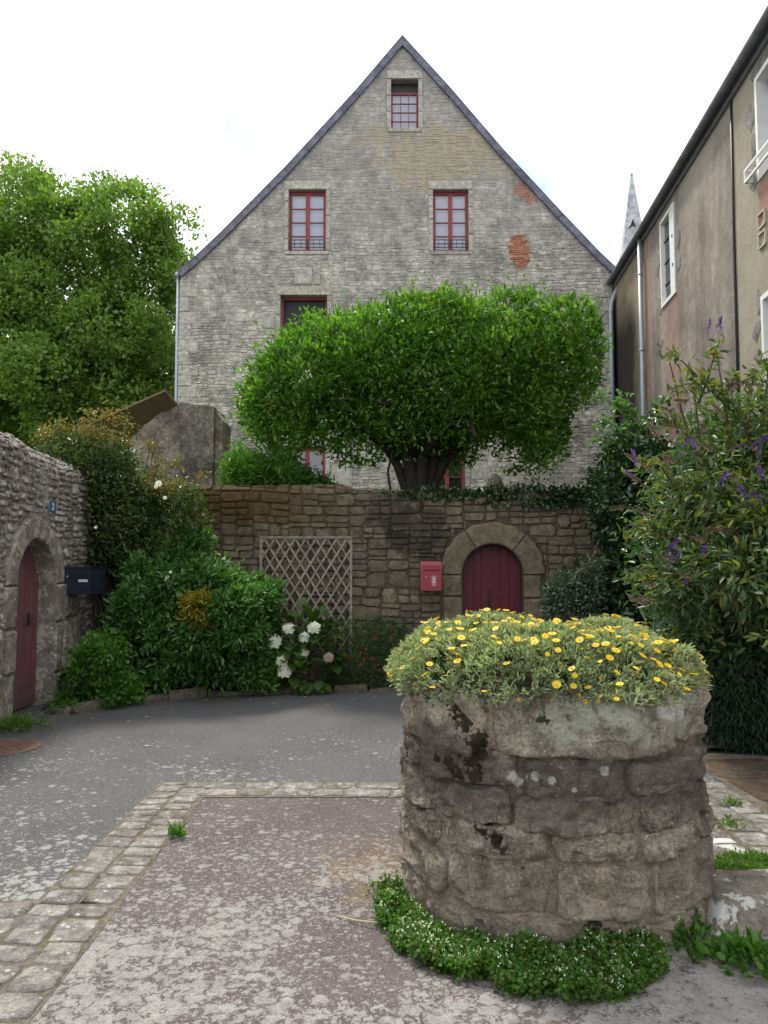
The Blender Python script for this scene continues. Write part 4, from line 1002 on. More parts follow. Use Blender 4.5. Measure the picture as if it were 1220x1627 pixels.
for k in range(2):
    m = MB(); dn = Vector((0,0,-.028))
    e0 = Vector((.12,.75,-.2)) 
    for i in range(n):
        o0 = e0*((i)/n); o1 = e0*((i+1)/n); w0 = Vector((0,0,.018*(i%2))); w1 = Vector((0,0,.018*((i+1)%2)))
        m.add([a+o0+w0, b+o0+w0, b+o1+w1, a+o1+w1, a+o0+dn, b+o0+dn, b+o1+dn, a+o1+dn], [(0,1,2,3),(4,7,6,5),(0,4,5,1),(3,2,6,7),(1,5,6,2),(0,3,7,4)])
m.build('roof_sheet', MT['rust_sheet'], ob)

tex = bpy.data.textures.new('crumble', 'CLOUDS'); tex.noise_scale = .22; tex.noise_depth = 3
for o_ in ob.children:
    if o_.name.startswith(('gable_wall', 'concrete_pier', 'pier_return')):
        a = o_.modifiers.new('sub', 'SUBSURF'); a.subdivision_type = 'SIMPLE'; a.levels = a.render_levels = 5
        b = o_.modifiers.new('disp', 'DISPLACE'); b.texture = tex; b.strength = .05; b.mid_level = .5; b.texture_coords = 'LOCAL'
# ------------------------------------------------------------------ the old well used as a planter
def wrad(a, z):
    r = WR / (abs(math.cos(a))**WP + abs(math.sin(a))**WP)**(1/WP)
    r *= 1.035 - .05*z + .02*vn(a*2.2, z*2.5, 6)
    return r + (.006 if z > .78 else 0)
def wfn(u, v, n):
    a = u / WR; r = wrad(a, v) + n
    return (WC.x + r*math.cos(a), WC.y + r*math.sin(a), v)
well = thing('stone_well', WC, 'round weathered granite well filled with yellow flowers in the foreground', 'well')
rng = random.Random(9)
m = MB(); na, nz = 110, 34
V = [wfn(2*math.pi*WR*i/na, 1.045*j/(nz-1), .002 + .009*vn(i*.6, j*.6, 2) + .006*vn(i*1.7, j*1.7, 4)) for j in range(nz) for i in range(na)]
Fc = [(j*na+i, j*na+(i+1)%na, (j+1)*na+(i+1)%na, (j+1)*na+i) for j in range(nz-1) for i in range(na)]
k = len(V); V += [(WC.x+(x-WC.x)*.78, WC.y+(y-WC.y)*.78, 1.0) for x, y, z in V[-na:]]
Fc += [(k-na+i, k-na+(i+1)%na, k+(i+1)%na, k+i) for i in range(na)] + [tuple(range(k, k+na))]
m.add(V, Fc); m.build('mortar_core', MT['well_mortar'], well, True)
def hero(rect, fn, rng, dep, gap=.01, nu=14, nv=8, rough=.026, p=8):
    u0, u1, v0, v1 = rect; w = (u1-u0)/2-gap; h = (v1-v0)/2-gap; cu, cv = (u0+u1)/2, (v0+v1)/2; sd_ = rng.uniform(0, 99)
    tl, tv = rng.uniform(-.3,.3), rng.uniform(-.3,.3); V = []
    for j in range(nv+1):
        for i in range(nu+1):
            s = -1+2*i/nu; t_ = -1+2*j/nv
            s = math.copysign(abs(s)**.7, s); t_ = math.copysign(abs(t_)**.7, t_)
            x = s*w*(1 - .10*abs(t_)**5) + .012*vn(t_*2+sd_, s*2, 1); y = t_*h*(1 - .14*abs(s)**5) + .016*vn(s*3+sd_, t_*2, 2)
            e = (1-abs(s)**p)*(1-abs(t_)**p)
            n = -.03 + (.03+dep*(1+tl*s+tv*t_))*min(1, e*1.9)**.42 + e*rough*(1.1*vn(x*9+sd_, y*9, 3) + .7*vn(x*23, y*23+sd_, 4) + .5*vn(x*55, y*55+sd_, 5) + .3*vn(x*110, y*110+sd_, 6))
            V.append(fn(cu+x, cv+y, n))
    Fc = [(j*(nu+1)+i, j*(nu+1)+i+1, (j+1)*(nu+1)+i+1, (j+1)*(nu+1)+i) for j in range(nv) for i in range(nu)]
    return V, Fc
C = 2*math.pi*WR
for z0, z1, wa, wb, dep, off in ((-.02,.13,.3,.6,.022,.1), (.13,.36,.28,.62,.026,.35), (.36,.47,.2,.5,.02,.0), (.47,.62,.35,.65,.026,.22), (.62,.79,.3,.7,.02,.05), (.79,1.07,.5,.95,.032,.12)):
    u = off; end = C + off
    while u < end - .02:
        w = rng.uniform(wa, wb); w = end-u if end-u-w < wa*.6 else w
        zz0 = z0 + rng.uniform(-.025, .025) if z0 > 0 else z0; zz1 = z1 + rng.uniform(-.03, .03) if z1 < 1 else z1 + rng.uniform(-.03, .01)
        V, Fc = hero((u, u+w, zz0, zz1), wfn, rng, dep+.008, .003 if z1 < 1 else .002, 30, 16)
        if z1 > 1:        # rim stones roll over onto the top
            n1 = 31; kk = len(V); last = V[-n1:]
            V += [(WC.x+(x-WC.x)*f_, WC.y+(y-WC.y)*f_, 1.06+.012*vn(x*9, y*9, 2)) for f_ in (.97, .86, .78) for x, y, z in last]
            for r_ in range(3):
                b0 = kk-n1 if r_ == 0 else kk+(r_-1)*n1; b1 = kk+r_*n1
                Fc += [(b0+i, b0+i+1, b1+i+1, b1+i) for i in range(n1-1)]
        MB().add(V, Fc).build('rim_stone' if z1 > 1 else 'stone', MT['well'], well, True)
        u += w
# stone blocks to the right of the well
def block(name, label, P0, P1, z, mat, skew=0):
    (xa, ya), (xb, yb) = P0, P1; V = []; nx, ny = 26, 12; m = MB()
    for j in range(ny+1):
        for i in range(nx+1):
            s = i/nx; t_ = j/ny; x = xa+(xb-xa)*s + skew*(t_-.5); y = ya+(yb-ya)*t_
            e = min(s, 1-s)*(xb-xa); f_ = min(t_, 1-t_)*(yb-ya); r = .05
            zz = z + .012*vn(x*4, y*4, 3) + .004*vn(x*17, y*17, 4) - max(0, r-e)**2/r*.9 - max(0, r-f_)**2/r*.9
            y += .02*vn(x*3, 1, 7)*(1 if t_ < .5 else -1)
            if i in (0, nx) or j in (0, ny): zz = -.01
            V.append((x, y, zz))
    m.add(V, [(j*(nx+1)+i, j*(nx+1)+i+1, (j+1)*(nx+1)+i+1, (j+1)*(nx+1)+i) for j in range(ny) for i in range(nx)])
    return tag(m.build(name, mat, None, True), label, 'stone block')
def bl_x(t, c): return t.mix(t.math('MULTIPLY', t.ramp(t.math('ADD', t.noise(5.5, 6, .62), t.math('MULTIPLY', t.noise(40, 4, .7), .12)), [(.555, 0), (.585, 1)]), .92), c, (.66,.66,.63))
MT['slab_lichen'] = stone_mat('lichened_granite_block', [(.27,.24,.20)], .3, .3, bl_x, mott=12, bump=.8)
block('granite_kerb_block', 'long granite block with white lichen running right from the foot of the well', (1.42,3.52), (3.4,3.98), .14, MT['slab_lichen'])
block('granite_slab', 'low lichen-covered slab behind the grass strip right of the well', (1.5,4.42), (2.04,4.72), .03, MT['slab_lichen'])
# ------------------------------------------------------------------ vegetation
def unit(a): return a / np.maximum(np.linalg.norm(a, axis=-1, keepdims=True), 1e-9)
def leaves(name, P, D, N, L, W, mat, parent=None, fold=.22, droop=.12):
    n = len(P); D = unit(D); S = unit(np.cross(D, N)); Nn = np.cross(S, D)
    L = np.broadcast_to(np.asarray(L, float).reshape(-1, 1), (n, 1)); W = np.broadcast_to(np.asarray(W, float).reshape(-1, 1), (n, 1))
    V = np.empty((n, 6, 3)); V[:, 0] = P
    for k, (a, b) in enumerate(((.32, .46), (.70, .38))):
        c = P + D*L*a - Nn*L*droop*a*a
        V[:, 1+k] = c + S*W*b + Nn*W*fold; V[:, 5-k] = c - S*W*b + Nn*W*fold
    V[:, 3] = P + D*L - Nn*L*droop
    me = bpy.data.meshes.new(name); me.vertices.add(n*6); me.vertices.foreach_set('co', V.reshape(-1))
    base = (np.arange(n)*6)[:, None]; loops = (base + np.array([[0,1,2,3,0,3,4,5]])).reshape(-1).astype(np.int32)
    me.loops.add(len(loops)); me.loops.foreach_set('vertex_index', loops)
    me.polygons.add(n*2); me.polygons.foreach_set('loop_start', (np.arange(n*2)*4).astype(np.int32)); me.polygons.foreach_set('loop_total', np.full(n*2, 4, np.int32))
    me.materials.append(mat); me.update(calc_edges=True); me.validate()
    return put(bpy.data.objects.new(name, me), parent)
def snoise(P, fr, seed, k=7):
    r = np.random.default_rng(seed); f_ = np.zeros(len(P))
    for i in range(k):
        v = r.normal(size=3); v = v/np.linalg.norm(v)*fr*r.uniform(.6, 1.6); f_ += np.sin(P @ v + r.uniform(0, 6.28))
    return f_ / math.sqrt(k/2)
def crown_poly(poly, d, depth, n, rn, Rr=.9, lump=.22, fr=2.6, seed=1, gap=None, bottom=None, squash=1.0):
    """points on the skin of a lumpy volume: outline poly (px) standing at depth d, rounded front and back"""
    Q = np.array([[at(x, y, d).x, at(x, y, d).z] for x, y in poly]); A = Q; B = np.roll(Q, -1, 0)
    lo, hi = Q.min(0), Q.max(0); out = []; got = 0
    while got < n:
        X = rn.uniform(lo, hi, (n*2, 2))
        ins = np.zeros(len(X), bool)
        for a, b in zip(A, B):
            c = ((a[1] > X[:,1]) != (b[1] > X[:,1])); xx = (b[0]-a[0])*(X[:,1]-a[1])/(b[1]-a[1]+1e-12)+a[0]; ins ^= c & (X[:,0] < xx)
        X = X[ins]; out.append(X); got += len(X)
    X = np.concatenate(out)[:n]
    best = np.full(len(X), 1e9); dirv = np.zeros_like(X)
    for a, b in zip(A, B):
        e = b-a; t_ = np.clip(((X-a) @ e)/(e @ e), 0, 1); c = a + t_[:,None]*e; v = c-X; dd = np.linalg.norm(v, axis=1); k = dd < best
        best[k] = dd[k]; dirv[k] = v[k]
    dirv = dirv/np.maximum(best, 1e-6)[:,None]
    q = 1 - np.clip(best/Rr, 0, 1); hd = depth*np.sqrt(1-q*q)
    # a share of the points is moved to the very edge
    sgn = np.where(rn.random(len(X)) < .62, -1., 1.)
    frac = 1 - np.abs(rn.normal(0, .13, len(X)))
    y = sgn*hd*frac
    P = np.stack([X[:,0], d + y, X[:,1]], 1)
    O = np.stack([dirv[:,0]*q, sgn*np.sqrt(1-q*q)*.9, dirv[:,1]*q], 1); O = unit(O + 1e-6)
    nz_ = snoise(P, fr, seed); P = P + O*(lump*nz_)[:,None]
    if gap is not None: k = nz_ > gap; P, O = P[k], O[k]
    return P, O
def lobe_skin(lob, n, rn, sq=.8, inner=.72):
    c = np.array([l[0][:] for l in lob]); r = np.array([l[1] for l in lob]); k = rn.choice(len(lob), n, p=r**2/np.sum(r**2))
    d = unit(rn.normal(size=(n, 3))); rr = r[k]*(1-np.abs(rn.normal(0,.14,n))); P = c[k] + d*rr[:,None]*np.array([1,1,sq])
    keep = np.ones(n, bool)
    for i in range(len(lob)):
        q = np.linalg.norm((P-c[i])/np.array([1,1,sq]), axis=1) < r[i]*inner; keep &= ~(q & (k != i))
    return P[keep], d[keep]
def clumps(poly, d, depth, nl, r0, r1, n, rn, Rr=.9, lump=.1, fr=3, seed=1, sq=.85, inner=.7, front=None):
    """leaf clumps: small lobes scattered over the skin of the outlined volume, leaves over the lobes"""
    P, O = crown_poly(poly, d, depth, nl, rn, Rr, lump, fr, seed)
    r = rn.uniform(r0, r1, nl); P = P - O*(r*.75)[:,None]
    Q, D_ = lobe_skin([(P[i], r[i]) for i in range(nl)], n, rn, sq, inner)
    return Q, D_
def sprays(P, O, m, spread, a, b, c, rn):
    n = len(P); B = np.repeat(P, m, 0) + rn.normal(0, spread, (n*m, 3)); Or = np.repeat(O, m, 0)
    D = unit(Or*a + rn.normal(0, b, (n*m, 3)) + np.array([0, 0, c])); N = unit(Or*.5 + np.array([0, 0, .8]) + rn.normal(0, .45, (n*m, 3)))
    return B, D, N
def stems(parent, base, tips, r0, r1, mat, name='stem', seed=1, joined=False):
    rg = random.Random(seed)
    for tp in tips:
        a = Vector(base) + Vector((rg.uniform(-.08,.08), rg.uniform(-.08,.08), 0)); b = Vector(tp); pts = []
        for i in range(7):
            s = i/6; p = a.lerp(b, s); p += Vector((rg.uniform(-1,1), rg.uniform(-1,1), rg.uniform(-.3,.6)))*(b-a).length*.05*math.sin(s*3.14); pts.append(p)
        MB().tube(pts, [r0+(r1-r0)*i/6 for i in range(7)], 7, wob=.2, seed=rg.random()*9).build(name, mat, parent, True)
def copies(me, name, parent, items):
    """items: (location, euler or matrix3, scale); all share one mesh"""
    for loc, rot, sc in items:
        o_ = bpy.data.objects.new(name, me); put(o_, parent)
        o_.matrix_basis = Matrix.LocRotScale(Vector(loc), rot.to_quaternion() if isinstance(rot, Matrix) else rot, Vector((sc,)*3))
def aim(d, roll=0.0):
    q = Vector(d).normalized().to_track_quat('Z', 'Y'); return (q.to_matrix() @ Matrix.Rotation(roll, 3, 'Z'))
rn = np.random.default_rng(5)
# --- clipped evergreen tree behind the wall
TD = 12.3
outline = [(378,655),(388,625),(408,580),(428,545),(462,518),(520,498),(590,484),(650,478),(700,470),(755,474),(820,484),(880,490),(934,500),(944,540),(942,600),(930,640),(905,662),(895,700),(884,738),(858,738),(836,706),(790,712),(740,726),(690,724),(640,716),(590,716),(545,722),(490,708),(440,712),(392,694)]
tree = thing('clipped_evergreen_tree', at(665, 790, TD), 'wide clipped bright green evergreen tree with thick dark trunk above the back wall', 'tree')
outline = [(655+(x-655)*.94, 600+(y-600)*(.88 if y < 600 else .98)) for x, y in outline]
P, O = clumps(outline, TD, 1.6, 330, .20, .5, 12500, rn, 1.2, .16, 2.2, 3, .85, .66)
B, D, N = sprays(P, O, 6, .05, .8, .5, .5, rn); n_ = len(B)
leaves('crown', B, D, N, rn.uniform(.08,.14,n_), rn.uniform(.034,.054,n_), MT['lf_garden'], tree)
P2, O2 = crown_poly(outline, TD, 1.1, 3000, rn, 1.4, .1, 2.4, 8)
B, D, N = sprays(P2, O2, 5, .14, .5, .7, .3, rn); leaves('inner_leaves', B, D, N, .09, .042, MT['lf_garden'], tree)
k = (O[:,2] > .35) & (rn.random(len(P)) < .6); P3, O3 = P[k], O[k]
B, D, N = sprays(P3 + np.array([0,0,.07])*rn.random((len(P3),1))**2, O3, 7, .03, .35, .4, 1.1, rn)
leaves('new_shoots', B, D, N, rn.uniform(.06,.10,len(B)), rn.uniform(.022,.034,len(B)), MT['lf_garden_tip'], tree)
k = rn.choice(len(P), 260); B, D, N = sprays(P[k], O[k], 2, .05, .8, .5, .2, rn); leaves('yellow_leaves', B, D, N, .08, .038, MT['lf_yellow'], tree)
bs = at(663, 800, TD); m = MB()
for dx, dy, r, lean in ((-.19,.0,.085,-.8), (-.08,-.08,.11,-.35), (.05,-.05,.12,.1), (.16,.03,.10,.5), (.03,.12,.12,.2), (.24,.05,.07,1.1)):
    m.tube([bs+Vector((dx*1.2,dy,-.4)), bs+Vector((dx*1.1,dy,0)), bs+Vector((dx,dy,.25)), bs+Vector((dx+lean*.16,dy*1.3,.6)), bs+Vector((dx+lean*.45,dy*2,1.0)), bs+Vector((dx+lean*.8,dy*2.4,1.4))], [r*1.6,r*1.25,r,r*.85,r*.75,r*.55], 12, wob=.35, seed=dx*9)
m.build('trunk', MT['bark'], tree, True)
rg = random.Random(4)
for px, py, dy in ((430,640,-.6),(500,600,.9),(560,560,-1),(640,540,.4),(700,520,-.7),(770,560,1),(850,600,-.9),(900,560,.3),(880,680,-.2),(480,690,.2),(760,690,-1.2),(600,640,-1.3)):
    e = at(px, py, TD+dy); s_ = bs + Vector((max(-.3, min(.3, (e.x-bs.x)*.14)), dy*.1, .75)); pts = [s_]
    for i in range(1, 7):
        q = i/6; p = s_.lerp(e, q); p.z += .3*math.sin(q*3.14); pts.append(p + Vector((rg.uniform(-.06,.06),)*3))
    MB().tube(pts, [.085-.065*i/6 for i in range(7)], 8, wob=.3, seed=px).build('branch', MT['bark'], tree, True)
MB().tube([at(622,790,TD-.5), at(616,750,TD-.5), at(624,715,TD-.45)], .018, 6).build('branch', MT['bark'], tree, True)
# --- broad-leaved tree to the left of the house
bt = thing('broadleaf_tree', (-10.5, 27.5, 2.42), 'large leafy green tree on the left behind the lane wall', 'tree')
op = [(-140,350),(-60,296),(0,288),(20,274),(70,256),(100,272),(140,286),(185,292),(215,308),(248,300),(275,335),(305,362),(318,402),(292,440),(300,560),(290,700),(220,720),(-140,720)]
Qw = [at(x, y, 27.) for x, y in op]
rg = random.Random(8); lob = []
def inside(px, py, poly):
    c = False
    for (xa, ya), (xb, yb) in zip(poly, poly[1:]+poly[:1]):
        if (ya > py) != (yb > py) and px < (xb-xa)*(py-ya)/(yb-ya)+xa: c = not c
    return c
while len(lob) < 80:
    px, py = rg.uniform(-140,300), rg.uniform(232,740); r = rg.uniform(.7,1.75); rp = r/27*F
    if all(inside(px+rp*.7*math.cos(a), py+rp*.7*math.sin(a), op) for a in (0,.8,1.57,2.36,3.14,3.9,4.7,5.5)):
        lob.append((at(px, py, 27+rg.uniform(-2.3,2.6)), r))
P, O = lobe_skin(lob, 28000, rn); P = P + O*(.24*snoise(P, 2.4, 6)+.12*snoise(P, 6, 7))[:,None]; k = snoise(P, 3.0, 2) > -.75; P, O = P[k], O[k]
k = P[:,1] < 29.5; P, O = P[k], O[k]
B, D, N = sprays(P, O, 8, .17, .55, .6, .25, rn)
leaves('crown', B, D, N, rn.uniform(.12,.20,len(B)), rn.uniform(.08,.13,len(B)), MT['lf_big'], bt)
MB().tube([(-10.3,27.3,2.2),(-10.3,27.3,4.5),(-10.1,27.2,7),(-10.2,27.3,10)], [.42,.34,.27,.12], 12, wob=.2).build('trunk', MT['bark_grey'], bt, True)
for i in range(14):
    e = Vector(lob[i*6][0]); s_ = Vector((-10.2,27.3,rg.uniform(4.2,8))); MB().tube([s_, s_.lerp(e,.4)+Vector((0,0,.3)), s_.lerp(e,.95)], [.15,.09,.03], 8, wob=.2).build('branch', MT['bark_grey'], bt, True)
# far wood closing the gaps low on the left
P, O = crown_poly([(-200,560),(60,545),(200,560),(286,540),(286,740),(-200,740)], 32, 1.5, 5000, rn, 1.5, .5, 1.5, 4)
B, D, N = sprays(P, O, 6, .25, .6, .6, .1, rn)
hd = thing('hedge', (-9.5, 32, 2.42), 'dark hedge in the shade below the big tree, left of the house', 'hedge')
leaves('foliage', B, D, N, .24, .16, MT['lf_big'], hd)
stems(hd, (-9.5,32,2.4), [(-12,32,5.5),(-9.5,32,5.5),(-8,32,5.5)], .15, .04, MT['bark_grey'])
# --- climbing rose over the corner of the lane wall
rose = thing('climbing_rose', (-3.4, 10.4, .05), 'sprawling climbing rose with orange young leaves over the left wall corner', 'rose')
rp_ = [(70,692),(105,672),(150,664),(185,676),(205,705),(240,742),(285,768),(308,805),(312,860),(296,905),(240,905),(196,925),(160,915),(140,895),(138,840),(120,790),(112,742),(88,712)]
P, O = clumps(rp_, 10.25, .4, 170, .08, .2, 4300, rn, .5, .12, 4.5, 5)
k = P[:,2] + .25*snoise(P, 3, 3) > 3.0; k2 = ~k
B, D, N = sprays(P[k2], O[k2], 7, .06, .7, .6, .15, rn); leaves('foliage', B, D, N, rn.uniform(.045,.075,len(B)), rn.uniform(.026,.04,len(B)), MT['lf_rose'], rose)
B, D, N = sprays(P[k], O[k], 6, .06, .7, .6, .4, rn); leaves('young_foliage', B, D, N, rn.uniform(.04,.07,len(B)), rn.uniform(.022,.036,len(B)), MT['lf_rose_new'], rose)
k = rn.choice(len(P), 220); B, D, N = sprays(P[k], O[k], 3, .05, .7, .6, .4, rn); leaves('young_foliage', B, D, N, .05, .03, MT['lf_rose_new'], rose)
tips = [at(x, y, 10.2) for x, y in ((100,668),(140,655),(165,652),(205,690),(200,668),(250,740),(180,664),(78,690),(240,705),(282,735),(245,715),(300,850),(322,760),(120,815))]
stems(rose, (-3.45,10.5,.1), tips, .018, .004, MT['stem'])
Pt = np.array([tp + Vector((rg.gauss(0,.05), rg.gauss(0,.05), rg.gauss(-.03,.07))) for tp in tips for i in range(16)])
B, D, N = sprays(Pt, unit(rn.normal(size=(len(Pt),3))), 3, .02, .7, .5, .3, rn); tag(leaves('shoot_tips', B, D, N, .055, .024, MT['lf_rose_new'], rose), kind='stuff')
def bloom_mesh(name, npet, r, layers, mat, eye=None, cup=.3, lw=.5):
    m = MB()
    for l in range(layers):
        rr = r*(1-.28*l); tilt = cup + .35*l
        for i in range(npet):
            a = 2*math.pi*(i+.5*l)/npet; w = rr*lw
            d = Vector((math.cos(a), math.sin(a), 0)); s_ = Vector((-d.y, d.x, 0)); z = Vector((0,0,1))
            m.add([d*rr*.1 + z*.01*l*r, d*rr*.6*math.cos(tilt)+z*rr*.6*math.sin(tilt)+s_*w*.5, d*rr*math.cos(tilt)+z*rr*math.sin(tilt)*.9+s_*w*.3, d*rr*math.cos(tilt)+z*rr*math.sin(tilt)*.9-s_*w*.3, d*rr*.6*math.cos(tilt)+z*rr*.6*math.sin(tilt)-s_*w*.5], [(0,4,3,2,1)], 0)
    if eye: m.ring([(r*.34,.0),(r*.32,.12*r),(r*.15,.2*r)], (0,0,.02*r), 10, 1)
    return m.mesh(name, [mat]+([eye] if eye else []))
rose_me = bloom_mesh('rose_flower', 6, .045, 3, MT['petal_white'], None, .35, .95)
copies(rose_me, 'rose_flower', rose, [(at(252,769,9.75), aim((.2,-1,.3)), 1.0), (at(249,773,9.72), aim((-.4,-1,.3)), .8), (at(262,791,9.75), aim((.2,-1,.3)), .6), (at(152,838,9.7), aim((.2,-1,.3)), .45)])
# --- rounded glossy bush
ch = thing('round_bush', (-2.35, 10.05, .05), 'large rounded glossy green bush with a yellow patch by the trellis', 'bush')
cp = [(172,1010),(186,955),(204,905),(235,876),(275,866),(310,872),(352,886),(392,912),(432,945),(452,990),(456,1040),(446,1080),(420,1100),(330,1108),(240,1106),(196,1070)]
P, O = clumps(cp, 10.15, .62, 130, .10, .24, 5200, rn, .6, .2, 3.6, 7)
B, D, N = sprays(P, O, 9, .035, .9, .5, .25, rn); leaves('foliage', B, D, N, rn.uniform(.07,.11,len(B)), rn.uniform(.03,.042,len(B)), MT['lf_choisya'], ch)
P, O = crown_poly(cp, 10.15, .5, 1200, rn, .7, .1, 3, 7); B, D, N = sprays(P, O, 5, .07, .6, .6, .2, rn); leaves('inner_leaves', B, D, N, .08, .035, MT['lf_choisya'], ch)
P, O = crown_poly([(282,945),(325,935),(345,955),(340,985),(318,1010),(292,990)], 9.42, .12, 130, rn, .2, .04, 4, 2); B, D, N = sprays(P, O, 6, .03, .8, .5, .1, rn); leaves('yellow_leaves', B, D, N, .075, .03, MT['lf_yellow'], ch)
stems(ch, (-2.3,10.1,.05), [at(x, y, 9.8) for x, y in ((200,960),(260,900),(330,960),(380,930),(420,1000),(300,1020),(230,1060))], .025, .006, MT['stem'])
copies(rose_me, 'white_flower', ch, [(at(x, y, 9.45), aim((.1,-1,.5)), s) for x, y, s in ((258,915,.55),(266,917,.6),(262,921,.5),(271,909,.45))])
# --- climbing weeds at the jamb
wd = thing('leafy_weeds', (-3.3, 9.15, .05), 'bright green leafy weeds climbing by the left doorway', 'weeds')
P, O = clumps([(88,1125),(110,1070),(122,1030),(150,1020),(185,1018),(205,1060),(215,1100),(205,1122),(150,1120),(110,1135)], 9.1, .25, 60, .05, .12, 900, rn, .3, .08, 5, 6)
B, D, N = sprays(P, O, 6, .04, .7, .6, .2, rn); leaves('foliage', B, D, N, rn.uniform(.04,.07,len(B)), rn.uniform(.03,.05,len(B)), MT['lf_vine'], wd)
stems(wd, (-3.3,9.15,.05), [at(x, y, 9.1) for x, y in ((130,1040),(160,1030),(190,1035),(110,1090),(205,1080))], .008, .003, MT['stem'])
# --- hydrangea with white lacecaps
hy = thing('hydrangea', (-1.2, 10.35, .05), 'hydrangea with white flower heads between the round bush and the trellis', 'hydrangea')
lm = MB(); nseg = 6; V = []
for i in range(nseg+1):
    s = i/nseg; w = .5*math.sin(math.pi*min(1, s*.92+.04))**.8*.62; V += [(-w*.09*2, s*.15, .012*math.sin(s*3.1)-.03*s*s+.012), (0, s*.15, .012*math.sin(s*3.1)-.03*s*s), (w*.09*2, s*.15, .012*math.sin(s*3.1)-.03*s*s+.012)]
lm.add(V, [(3*i+k, 3*i+k+1, 3*i+k+4, 3*i+k+3) for i in range(nseg) for k in range(2)]); leaf_me = lm.mesh('leaf', MT['lf_hyd'], True)
items = []
P, O = crown_poly([(432,1010),(450,985),(480,968),(512,975),(532,1005),(536,1050),(526,1085),(500,1096),(455,1096),(432,1060)], 10.35, .34, 220, rn, .35, .04, 4, 2)
for p, o_ in zip(P, O):
    d = Vector(o_) + Vector((rg.gauss(0,.4), rg.gauss(0,.4), rg.gauss(.1,.3))); q = d.normalized().to_track_quat('Y', 'Z'); items.append((p, q.to_matrix(), rg.uniform(.8,1.4)))
copies(leaf_me, 'leaf', hy, items)
stems(hy, (-1.2,10.35,.05), [at(x, y, 10.3) for x, y in ((450,1000),(480,985),(510,1000),(440,1050),(500,1060),(520,1045),(465,1075))], .012, .005, MT['stem'])
def head_mesh(name, mat, n=34, r=.075):
    m = MB(); rr_ = random.Random(2)
    for i in range(n):
        a = 2.4*i; q = r*math.sqrt((i+.5)/n); c = Vector((q*math.cos(a), q*math.sin(a), .045*(1-(q/r)**2)+rr_.uniform(-.006,.006)))
        for k in range(4):
            b = a+1.57*k+rr_.uniform(-.2,.2); d = Vector((math.cos(b), math.sin(b), rr_.uniform(-.1,.5)))*.021; s_ = Vector((-math.sin(b), math.cos(b), 0))*.010
            m.add([c, c+d*.6+s_, c+d, c+d*.6-s_], [(0,1,2,3)])
    return m.mesh(name, mat)
hm = head_mesh('flower_head', MT['petal_white']); hp = head_mesh('faded_flower_head', MT['petal_pink'])
copies(hm, 'flower_head', hy, [(at(x, y, 9.92), aim((rg.uniform(-.3,.3),-1,.7)), s) for x, y, s in ((459,999,1.0),(499,998,1.05),(483,1013,.9),(435,1020,1.25),(482,1039,.95),(449,1049,1.05),(453,1067,1.15))])
copies(hp, 'faded_flower_head', hy, [(at(522,1045,9.92), aim((.1,-1,.6)), .8)])
# --- red-flowered salvia
sa = thing('red_salvia', (-.3, 10.55, .05), 'loose low bush with tiny red flowers beside the well', 'bush')
P, O = crown_poly([(520,1040),(535,1005),(565,992),(600,985),(640,990),(660,1010),(700,1000),(705,1090),(600,1098),(525,1094)], 10.5, .3, 1500, rn, .35, .08, 5, 3, gap=-1)
B, D, N = sprays(P, O, 5, .05, .6, .6, .5, rn); leaves('foliage', B, D, N, rn.uniform(.03,.05,len(B)), rn.uniform(.012,.02,len(B)), MT['lf_salvia'], sa)
stems(sa, (-.3,10.5,.05), [at(x, y, 10.4) for x, y in ((535,1010),(560,1000),(590,990),(620,990),(645,1000),(560,1040),(610,1030))], .008, .003, MT['stem'])
rf_ = bloom_mesh('red_flower', 4, .018, 1, MT['petal_red'], None, .3, .9)
P, O = crown_poly([(525,1040),(540,1000),(600,985),(640,990),(650,1085),(540,1085)], 10.3, .18, 34, rn, .3, .03, 5, 3)
copies(rf_, 'red_flower', sa, [(p, aim((rg.uniform(-.5,.5),-1,rg.uniform(0,.8))), rg.uniform(.6,1.1)) for p in P])
# --- shrubs of the garden seen over the wall
gs = thing('garden_shrub', (-2.1, 12.3, 2.42), 'light feathery green shrub above the mossy wall, left of the tree', 'shrub')
P, O = clumps([(356,770),(360,735),(375,712),(400,716),(430,726),(455,720),(465,745),(490,762),(535,775),(520,785),(440,790),(360,790)], 12.2, .45, 90, .07, .17, 1700, rn, .4, .1, 5, 8)
B, D, N = sprays(P, O, 7, .06, .8, .45, .15, rn); leaves('foliage', B, D, N, rn.uniform(.08,.13,len(B)), rn.uniform(.018,.03,len(B)), MT['lf_vine'], gs)
k = rn.choice(len(P), 140); B, D, N = sprays(P[k], O[k], 4, .05, .8, .5, .1, rn); leaves('yellow_leaves', B, D, N, .08, .03, MT['lf_bud'], gs)
stems(gs, (-2.1,12.3,2.4), [at(x, y, 12.2) for x, y in ((375,700),(400,710),(450,715),(490,745),(520,755))], .015, .004, MT['stem'])
sg = thing('young_sapling', at(860,790,12.), 'thin leggy seedling standing on the wall right of the pointed stone', 'sapling')
stems(sg, at(860,795,12.), [at(858,738,12.), at(880,745,12.), at(850,752,12.)], .008, .003, MT['stem'])
P = np.array([at(860+rg.gauss(0,14), 752+rg.gauss(0,14), 12+rg.gauss(0,.1)) for i in range(40)]); B, D, N = sprays(P, unit(rn.normal(size=(40,3))), 2, .02, .8, .5, .2, rn); leaves('foliage', B, D, N, .06, .03, MT['lf_vine'], sg)
